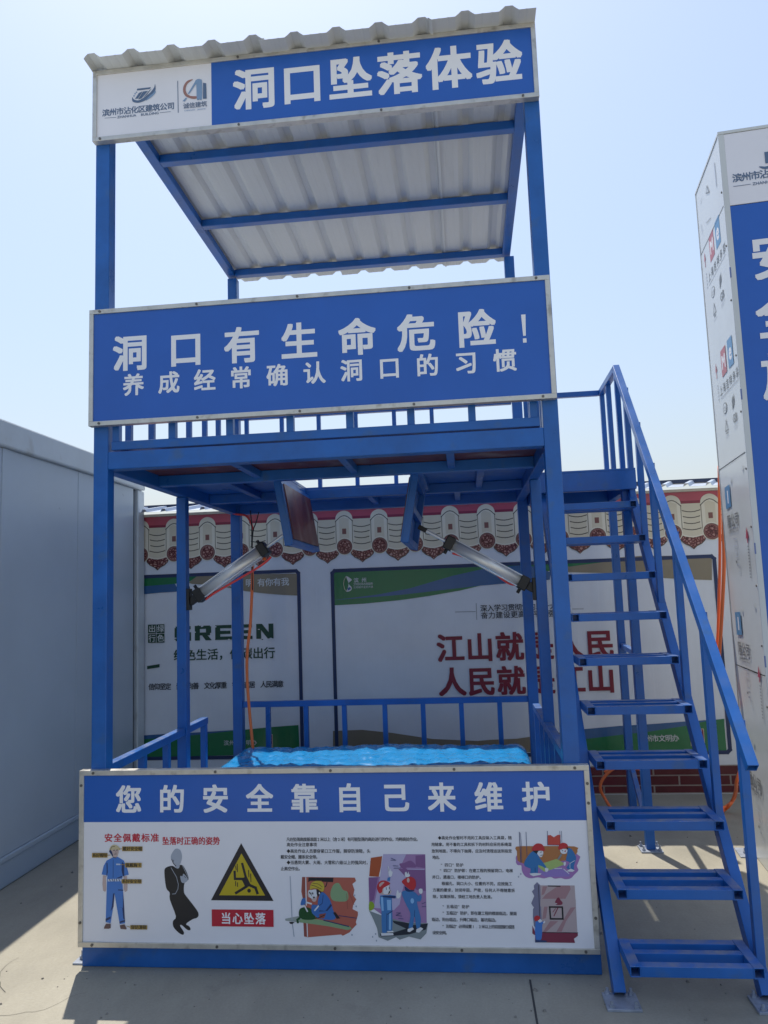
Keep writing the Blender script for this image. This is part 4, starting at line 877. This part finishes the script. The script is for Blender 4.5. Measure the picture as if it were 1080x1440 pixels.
# GREEN in heavy extended capitals
def capital(ch, x, w, z, h):
    t = 0.36*w
    def R_(a, b_, c, d_): A.poly(W_DGREEN, [(x+a*w, z+c*h), (x+b_*w, z+c*h), (x+b_*w, z+d_*h), (x+a*w, z+d_*h)])
    if ch == 'G': R_(0.06, 0.96, 0.78, 1); R_(0, 0.3, 0.1, 0.9); R_(0.06, 0.96, 0, 0.22); R_(0.66, 0.98, 0, 0.58); R_(0.46, 0.98, 0.40, 0.58)
    if ch == 'R': R_(0, 0.3, 0, 1); R_(0, 0.9, 0.78, 1); R_(0.66, 0.97, 0.5, 0.94); R_(0, 0.9, 0.34, 0.54); A.poly(W_DGREEN, [(x+0.42*w, z+0.36*h), (x+0.74*w, z+0.36*h), (x+w, z), (x+0.64*w, z)])
    if ch == 'E': R_(0, 0.3, 0, 1); R_(0, 0.96, 0.78, 1); R_(0, 0.9, 0.39, 0.61); R_(0, 0.98, 0, 0.22)
    if ch == 'N': R_(0, 0.28, 0, 1); R_(0.72, 1, 0, 1); A.poly(W_DGREEN, [(x, z+h), (x+0.34*w, z+h), (x+w, z), (x+0.66*w, z)])
cw = (gx1-gx0)/5
for i, ch in enumerate('GREEN'): capital(ch, gx0+i*cw+0.012, cw-0.03, gz-0.058, 0.122)
for i in range(26): A.ell(W_WHITE if i % 3 else W_DGREEN, (gx0+random.random()*(gx1-gx0), gz+(random.choice((-0.058, 0.06, 0.02, -0.03)))+random.uniform(-0.01, 0.01)), random.uniform(0.004, 0.013), random.uniform(0.003, 0.007), 7)
p = [(-.672,1.162),(.104,1.151)]
A.text(W_DGREEN, '绿色生活，低碳出行', p[0][0], p[1][0], (p[0][1]+p[1][1])/2, 0.092, 0.016)
p = [(-.912,.908),(.193,.895)]
A.text(W_TXT, '信仰坚定 崇德向善 文化厚重 智慧宜居 人民满意', p[0][0], p[1][0], (p[0][1]+p[1][1])/2, 0.055, 0.016, 0.95)
q = [(-.944,1.423),(-.794,1.264)]
sx0, sx1, sz1, sz0 = q[0][0], q[1][0], q[0][1], q[1][1]; sh = (sx1-sx0)/2
for i, ch in enumerate('出绿行色'):
    a0 = sx0+(i % 2)*sh; c1 = sz1-(i//2)*(sz1-sz0)/2; A.rect(W_DGREEN, a0+0.003, a0+sh-0.003, c1-(sz1-sz0)/2+0.003, c1-0.003); A.text(W_TWHITE, ch, a0+sh/2, a0+sh/2, c1-(sz1-sz0)/4, sh*0.8, 0.012)
A.poly(W_DGREEN, [(-.949,1.075),(-.84,1.089),(-.84,1.063),(-.949,1.049)])
p = [(-.272,.435),(-.035,.435)]
A.text(W_TWHITE, '滨州市文明办', p[0][0], p[1][0], (p[0][1]+p[1][1])/2, 0.042, 0.008)
def seal(q):
    a0, a1, c0, c1 = q[0][0], q[1][0], q[1][1], q[0][1]; A.rect(W_TRED, a0, a1, c0, c1); A.ring(W_TILE, [(a0, c0), (a1, c0), (a1, c1), (a0, c1)], 0.004)
    for i, ch in enumerate('文明'): A.text(W_TILE, ch, (a0+a1)/2, (a0+a1)/2, c1-(c1-c0)*(0.28+0.44*i), (a1-a0)*0.72, 0.01)
seal([(.077,.497),(.12,.371)]); seal([(3.421,.487),(3.522,.362)])
# right poster
p = [(1.596,1.149),(2.778,1.155)]
A.text(W_TRED, '江山就是人民', p[0][0], p[1][0]+0.0, (p[0][1]+p[1][1])/2, 0.222, 0.030, 0.97)
p = [(1.599,.885),(2.768,.882)]
A.text(W_TRED, '人民就是江山', p[0][0], p[1][0], (p[0][1]+p[1][1])/2, 0.222, 0.030, 0.97)
p = [(1.883,1.471),(2.545,1.459)]
A.text(W_TXT, '深入学习贯彻党的二十大精神', p[0][0], p[1][0], (p[0][1]+p[1][1])/2, 0.055, 0.010)
p = [(1.886,1.412),(2.542,1.403)]
A.text(W_TXT, '奋力建设更高水平富强滨州', p[0][0], p[1][0], (p[0][1]+p[1][1])/2, 0.055, 0.010)
A.line(W_TXT, [(1.654,1.443),(1.818,1.441)], 0.003); A.line(W_TXT, [(1.826,1.509),(1.825,1.376)], 0.003); A.line(W_TXT, [(2.587,1.437),(2.674,1.435)], 0.003)
p = [(3.053,.422),(3.307,.42)]
A.text(W_TWHITE, '滨州市文明办', p[0][0], p[1][0], (p[0][1]+p[1][1])/2, 0.052, 0.012)
# small emblem and wording at the top left of the right poster
A.curve(W_TWHITE, [(.77,1.768),(.805,1.745),(.813,1.731),(.786,1.706),(.812,1.671),(.802,1.645),(.767,1.64),(.781,1.676),(.786,1.711),(.774,1.742)], 3)
A.line(W_TILE, [(.766,1.764),(.749,1.734),(.744,1.699),(.752,1.66),(.767,1.64)], 0.004)
A.poly(W_BLUE, [(.776,1.669),(.8,1.677),(.805,1.658),(.776,1.646)])
p = [(.849,1.728),(.915,1.73)]
A.text(W_TWHITE, '滨州', p[0][0], p[1][0], (p[0][1]+p[1][1])/2, 0.040, 0.012)
p = [(.836,1.696),(.979,1.697)]
A.text(W_TWHITE, '文明实践志愿服务', p[0][0], p[1][0], (p[0][1]+p[1][1])/2, 0.022, 0.0); p = [(.835,1.67),(.979,1.673)]
A.text(W_TWHITE, '文明城市全民共建', p[0][0], p[1][0], (p[0][1]+p[1][1])/2, 0.020, 0.0)
A.done('poster_lettering', Hw)

# ================================================================== CONTAINER CABIN
Cb = thing('container_cabin', 'grey blue steel container cabin standing to the left of the tower', 'cabin', (-2.2, -0.2, 0))
cx0, cx1, cy0, cy1 = -3.4, -0.97, -3.3, 2.77
MB().box(cx0+0.03, cx1-0.028, cy0+0.05, cy1-0.05, 0.12, 2.60).build('cabin_core', DARKGAP, Cb)
y_ = 2.606
ys = [2.606, 1.70, 0.845, -0.01, -0.865, -1.72, -2.575, cy0+0.16]
for a, b_ in zip(ys[:-1], ys[1:]):
    b = MB(); b.box(cx1-0.026, cx1-0.002, b_+0.0025, a-0.0025, 0.182, 2.556)
    b.build('wall_panel', CABIN, Cb, bevel=0.002)
for y_ in ys[2:-1:3]: MB().box(cx1-0.002, cx1+0.003, y_-0.04, y_+0.04, 0.182, 2.556).build('joint_strip', CABIN, Cb, bevel=0.0015)
MB().box(cx1-0.03, cx1+0.03, cy0, cy1, 2.558, 2.72).build('roof_band', CABINF, Cb, bevel=0.012)
MB().box(cx0, cx1-0.03, cy0, cy1, 2.60, 2.715).build('roof', CABINF, Cb, bevel=0.01)
MB().box(cx1-0.05, cx1+0.008, 2.672, cy1+0.03, 0.15, 2.556).build('corner_post', CABINF, Cb, bevel=0.01)
MB().box(cx1-0.05, cx1+0.008, cy0, cy0+0.14, 0.15, 2.556).build('corner_post', CABINF, Cb, bevel=0.01)
b = MB(); b.box(cx1-0.06, cx1+0.0, cy0, cy1+0.03, 0.0, 0.150); b.build('base_rail', CABIN, Cb, bevel=0.012)
b = MB(); b.box(cx1-0.06, cx1+0.012, cy0+0.14, 2.672, 0.150, 0.1795); b.build('sill_strip', CABIN, Cb, bevel=0.006)
MB().box(cx0, cx1-0.06, cy1-0.04, cy1, 0.0, 2.56).build('end_wall', CABIN, Cb); MB().box(cx0, cx1-0.06, cy0, cy0+0.04, 0.0, 2.56).build('end_wall', CABIN, Cb); MB().box(cx0, cx0+0.03, cy0+0.04, cy1-0.04, 0.0, 2.56).build('rear_wall', CABIN, Cb)

# ================================================================== EXHIBIT BOOTH ON THE RIGHT
th = math.radians(-6.1)
Bo = thing('exhibit_booth', 'tall white panelled exhibit booth with blue front at the right edge', 'booth', (3.304, 0.878, 0), th)
BW, BD, BH = 2.1, 0.68, 4.152
def bb(name, m, *a, bevel=0.002):
    b = MB(); b.box(*a); return b.build(name, m, Bo, local=True, bevel=bevel)
zs = [0.0, 1.10, 2.31, 3.735, BH]
bb('booth_core', DARKGAP, 0.006, BW-0.006, 0.006, BD-0.006, 0.02, BH-0.02)
for a, c in zip(zs[:-1], zs[1:]):
    bb('side_panel', FILM, 0.0, 0.006, 0.014, BD-0.004, a+0.003, c-0.003)
    bb('side_panel', FILM, BW-0.006, BW, 0.014, BD-0.004, a+0.003, c-0.003)
    bb('rear_panel', FILM, 0.006, BW-0.006, BD-0.006, BD, a+0.003, c-0.003)
bb('corner_trim', FILM, -0.002, 0.029, -0.003, 0.014, 0.0, BH); bb('corner_trim', FILM, BW-0.04, BW+0.002, -0.003, 0.014, 0.0, BH)
bb('edge_trim', ALU, -0.003, 0.012, BD-0.012, BD+0.003, 0.0, BH)
bb('top_trim', FILM, -0.004, BW+0.004, -0.005, BD+0.004, BH, BH+0.018)
bb('header_panel', SIGNW, 0.029, BW-0.04, -0.001, 0.006, 3.722, BH-0.002)
bb('front_panel', SIGNB, 0.029, BW-0.04, -0.001, 0.006, 0.0, 3.718)
for i in range(5):
    pz = (0.35, 1.15, 1.75, 2.6, 3.3)[i]; bb('trim_tape', flat('booth_tape', (0.15, 0.20, 0.40)), -0.004, 0.004, -0.0045, -0.002, pz, pz+0.06, bevel=0)
A = Art(PF, 0.003)
p = [(.0659,3.8787),(.0619,3.5027)]
A.text(LOGOB, '滨州市沾化区建筑公司', p[0][0]+0.012, p[0][0]+0.012+9*0.0475, p[0][1], 0.050, 0.02); A.latin(LOGOB, 'ZHANHUA   BUILDING', p[0][0]+0.09, p[0][0]+0.36, p[0][1]-0.048, 0.017, 0.015); A.line(LOGOB, [(p[0][0]-0.01, p[0][1]-0.048), (p[0][0]+0.08, p[0][1]-0.048)], 0.003)
cx_ = p[0][0]+0.012+4.3*0.0475
A.curve(LOGOB, [(cx_-0.085, p[0][1]+0.05), (cx_-0.03, p[0][1]+0.045), (cx_+0.06, p[0][1]+0.09), (cx_+0.085, p[0][1]+0.15), (cx_+0.09, p[0][1]+0.11), (cx_+0.03, p[0][1]+0.05), (cx_-0.05, p[0][1]+0.028)], 3); A.poly(LOGOB, [(cx_-0.05, p[0][1]+0.13), (cx_+0.05, p[0][1]+0.13), (cx_-0.01, p[0][1]+0.06), (cx_-0.05, p[0][1]+0.062)])
A.done('header_lettering', Bo, local=True)
p = [(.1822,3.3948),(.1671,3.0842),(.1522,2.7341)]
tx = p[0][0]+0.052
for i, ch in enumerate('安全施工体验'): Art(PF, 0.003).chars(LETTER, ch, tx, tx, p[0][1]-0.342*i, 0.262, 0.03, 0.95, Bo, True)
# printed film on the narrow side (maker's marks without the mascot)
MRED = flat('film_red', (0.45, 0.08, 0.10)); MBLU = flat('film_blue', (0.06, 0.24, 0.46)); MGRY = flat('film_grey', (0.13, 0.14, 0.15)); MORA = flat('film_dark_red', (0.42, 0.03, 0.08))
A = Art(PS, 0.001, 0.00004)
def motif(z, o=0.0):
    # z: height of the two squares, o: shift along the panel
    A.poly(MRED, [(o-0.425, z+0.075), (o-0.305, z+0.080), (o-0.305, z-0.080), (o-0.425, z-0.085)]); A.poly(MBLU, [(o-0.255, z+0.085), (o-0.140, z+0.085), (o-0.140, z-0.080), (o-0.255, z-0.080)])
    A.text(LETTER, 'M', o-0.365, o-0.365, z, 0.11, 0.03); A.text(LETTER, 'e', o-0.198, o-0.198, z+0.012, 0.13, 0.03)
    A.text(MGRY, '上海吉祥多彩', o-0.49, o-0.085, z-0.15, 0.060, 0.006); A.line(GREYF, [(o-0.51, z-0.196), (o-0.07, z-0.190)], 0.004)
    A.ell(MGRY, (o-0.43, z-0.272), 0.048, 0.034, 20); A.ell(FILM, (o-0.43, z-0.272), 0.042, 0.028, 20); A.latin(MGRY, 'CQA', o-0.466, o-0.394, z-0.274, 0.026, 0.01)
    A.poly(MGRY, [(o-0.255, z-0.268), (o-0.228, z-0.245), (o-0.228, z-0.310), (o-0.255, z-0.325)]); A.poly(MGRY, [(o-0.222, z-0.258), (o-0.204, z-0.240), (o-0.204, z-0.290), (o-0.222, z-0.312)])
    A.ring(MGRY, [(o-0.465, z-0.408), (o-0.395, z-0.408), (o-0.43, z-0.345)], 0.007); A.line(MGRY, [(o-0.455, z-0.424), (o-0.405, z-0.424)], 0.006); A.line(GREYF, [(o-0.47, z-0.445), (o-0.39, z-0.445)], 0.003)
    A.latin(MGRY, 'GB', o-0.265, o-0.165, z-0.378, 0.050, 0.010); A.line(GREYF, [(o-0.26, z-0.422), (o-0.165, z-0.418)], 0.003); A.line(GREYF, [(o-0.26, z-0.437), (o-0.19, z-0.434)], 0.003)
    A.poly(MRED, [(o-0.585, z-0.01), (o-0.565, z+0.045), (o-0.545, z-0.01)]); A.line(MRED, [(o-0.565, z-0.01), (o-0.565, z-0.05)], 0.010)
    for k_ in range(5): A.line(GREYF, [(o-0.568, z-0.1-0.022*k_), (o-0.554, z-0.1-0.022*k_)], 0.008)
motif(3.660); motif(2.915, 0.050)
# upper panel marks
A.ring(MGRY, [(-.3863,4.0079),(-.3106,3.9765),(-.3521,4.0377)], 0.008)
A.line(GREYF, [(-.1318,4.0591),(-.1274,3.9137)], 0.012)
for a in ([(-.5098,4.0448),(-.5547,4.0286)], [(-.5904,3.9061),(-.5709,3.8364)], [(-.4508,3.8466),(-.3292,3.8193)]): A.line(GREYF, a, 0.006)
# lower motif of the film: blue square, company words, tall outline letters, red arrow
def motif2(z):
    A.poly(MBLU, [(-0.555, z), (-0.425, z+0.006), (-0.425, z-0.128), (-0.555, z-0.134)]); A.line(LETTER, [(-0.49, z-0.035), (-0.49, z-0.095)], 0.022)
    A.text(MGRY, '限公司', -0.515, -0.325, z-0.215, 0.085, 0.012); A.latin(MGRY, 'LIMITED CO.', -0.54, -0.30, z-0.272, 0.022, 0.008)
    zz_ = z-0.325
    A.line(GREYF, [(-0.44, zz_), (-0.36, zz_), (-0.36, zz_-0.04), (-0.44, zz_-0.04)], 0.005); A.line(GREYF, [(-0.43, zz_-0.055), (-0.39, zz_-0.085), (-0.35, zz_-0.055)], 0.005); A.line(GREYF, [(-0.42, zz_-0.105), (-0.36, zz_-0.105)], 0.005); A.line(MGRY, [(-0.42, zz_-0.135), (-0.40, zz_-0.135)], 0.012); A.line(GREYF, [(-0.40, zz_-0.15), (-0.34, zz_-0.15), (-0.34, zz_-0.20), (-0.36, zz_-0.20)], 0.005)
    A.poly(MORA, [(-0.155, z-0.340), (-0.125, z-0.275), (-0.095, z-0.340)]); A.line(MORA, [(-0.125, z-0.335), (-0.125, z-0.360)], 0.016)
    for k_ in range(11): A.line(MGRY, [(-0.134, z-0.385-0.017*k_), (-0.112, z-0.385-0.017*k_)], 0.006)
    A.ell(GREYF, (-0.385, z+0.02), 0.016, 0.016, 10); A.ell(FILM, (-0.385, z+0.02), 0.012, 0.012, 10); A.ell(GREYF, (-0.10, z+0.05), 0.014, 0.016, 10); A.ell(FILM, (-0.10, z+0.05), 0.010, 0.012, 10)
for z in (2.183, 1.423, 0.676): motif2(z)
A.done('film_printing', Bo, local=True)
# taped seams and rivets
A = Art(PS, 0.0015)
for z in zs[1:-1]: A.line(MGRY, [(-BD+0.004, z+0.0), (-0.30, z-0.004), (-0.004, z)], 0.003)
A.done('panel_seam', Bo, local=True)
for i, z in enumerate([0.3+0.32*i for i in range(12)]): 
    b = MB(); b.tube([(-0.0005, 0.028, z), (-0.005, 0.028, z)], 0.006, 8); b.build('rivet', SCREW, Bo, local=True)
bpl = bb('base_plate', PLATE, -0.09, 0.02, 0.54, 0.70, 0.0, 0.008)
b = MB(); b.tube([(-0.05, 0.6, 0.008), (-0.05, 0.6, 0.04)], 0.007, 8); b.tube([(-0.05, 0.6, 0.008), (-0.05, 0.6, 0.02)], 0.012, 6); b.build('anchor_bolt', PLATE, bpl, local=True)

# ================================================================== HOSES AND CABLES
def hose(name, pts, r, m, label, cat, n=8):
    P = smooth_path(pts, n); o = MB().tube(P, r, 10).build(name, m, None, tuple(P[0]), smooth=True); return tag(o, label, cat, 'air hoses' if cat == 'hose' else 'cables under the deck')
hose('air_hose', [(3.413,1.62,2.383),(3.415,1.62,2.189),(3.398,1.62,1.961),(3.379,1.62,1.69),(3.333,1.62,1.334),(3.302,1.62,1.115),(3.303,1.62,.975),(3.342,1.62,.874),(3.399,1.62,.795),(3.426,1.62,.756),(3.43,1.62,.713)]+[(3.51,1.9,.536),(3.477,1.9,.411),(3.439,1.9,.321)]+[(3.551,2.3,.128),(3.507,2.3,.061)]+[(3.473,2.34,.012),(3.339,2.174,.012),(3.143,2.144,.012)], 0.0115, ORANGE, 'orange air hose hanging down the edge of the white booth', 'hose')
hose('air_hose', [(3.415,1.66,2.357),(3.388,1.66,1.965),(3.366,1.66,1.692),(3.328,1.66,1.333),(3.3,1.66,1.089)]+[(3.352,1.7,.937),(3.4,1.7,.839),(3.445,1.7,.76)]+[(3.505,1.95,.481),(3.466,1.95,.336)]+[(3.529,2.3,.095),(3.457,2.3,.038)]+[(3.355,2.223,.012),(3.162,2.209,.012)], 0.009, ORANGE, 'second thinner orange hose running just behind the hose on the booth edge', 'hose')
hose('air_hose', [(2.977,2.45,.269),(2.898,2.45,.284),(2.787,2.45,.291),(2.702,2.45,.236),(2.656,2.45,.156),(2.682,2.45,.076)]+[(2.733,2.319,.012),(2.873,2.197,.012),(3.148,2.16,.012)], 0.011, ORANGE, 'orange hose looped on the ground behind the bottom steps', 'hose')
hose('air_hose', [(2.991,2.6,.27),(2.878,2.6,.277),(2.783,2.6,.252)]+[(2.718,2.6,.222)], 0.010, ORANGE, 'short orange hose end lying above the looped hose by the brick print', 'hose')
hose('air_hose', [(.537,1.12,1.844)]+[(.373,1.6,1.871),(.339,1.6,1.854)]+[(.209,2,1.823),(.203,2,1.668),(.186,2,1.413),(.162,2,1.236),(.157,2,1.06),(.167,2,.859),(.185,2,.636),(.193,2,.522)], 0.0105, ORANGE, 'orange hose hanging from the left cylinder down the rear post', 'hose')
hose('air_hose', [(.171,1.1,1.611),(.221,1.1,1.644),(.319,1.1,1.696),(.373,1.1,1.724)]+[(.503,1.05,1.783),(.565,1.05,1.823),(.596,1.05,1.851)], 0.007, REDHOSE, 'red hose running along the underside of the left air cylinder', 'hose')
hose('air_hose', [(1.677,1.1,1.831),(1.743,1.1,1.808),(1.837,1.1,1.766),(1.905,1.1,1.718),(1.968,1.1,1.662),(2.016,1.1,1.635),(2.077,1.1,1.633)], 0.006, REDHOSE, 'red hose running along the underside of the right air cylinder', 'hose')
hose('cable', [(.012,1.15,2.249),(.029,1.15,2.025),(.033,1.15,1.848),(.037,1.15,1.738),(.059,1.15,1.662)], 0.005, CABLE, 'black cable running down the left middle post to the cylinder', 'cable')
hose('cable', [(.291,1.9,2.226),(.269,1.9,2.15),(.244,1.9,2.074),(.235,1.9,1.87),(.235,1.9,1.667)], 0.004, CABLE, 'black cable hanging from the deck beside the left rear post', 'cable')
hose('cable', [(.228,1.9,2.239),(.237,1.9,2.125),(.234,1.9,1.972)], 0.004, CABLE, 'short black cable dropping beside the longer cable under the deck', 'cable')
hose('air_hose', [(-.005,2.1,2.266),(.061,2.1,2.242),(.132,2.1,2.228),(.169,2.1,2.183),(.19,2.1,2.118)], 0.008, REDHOSE, 'red hose sagging under the rear deck beam above the left rear post', 'hose')
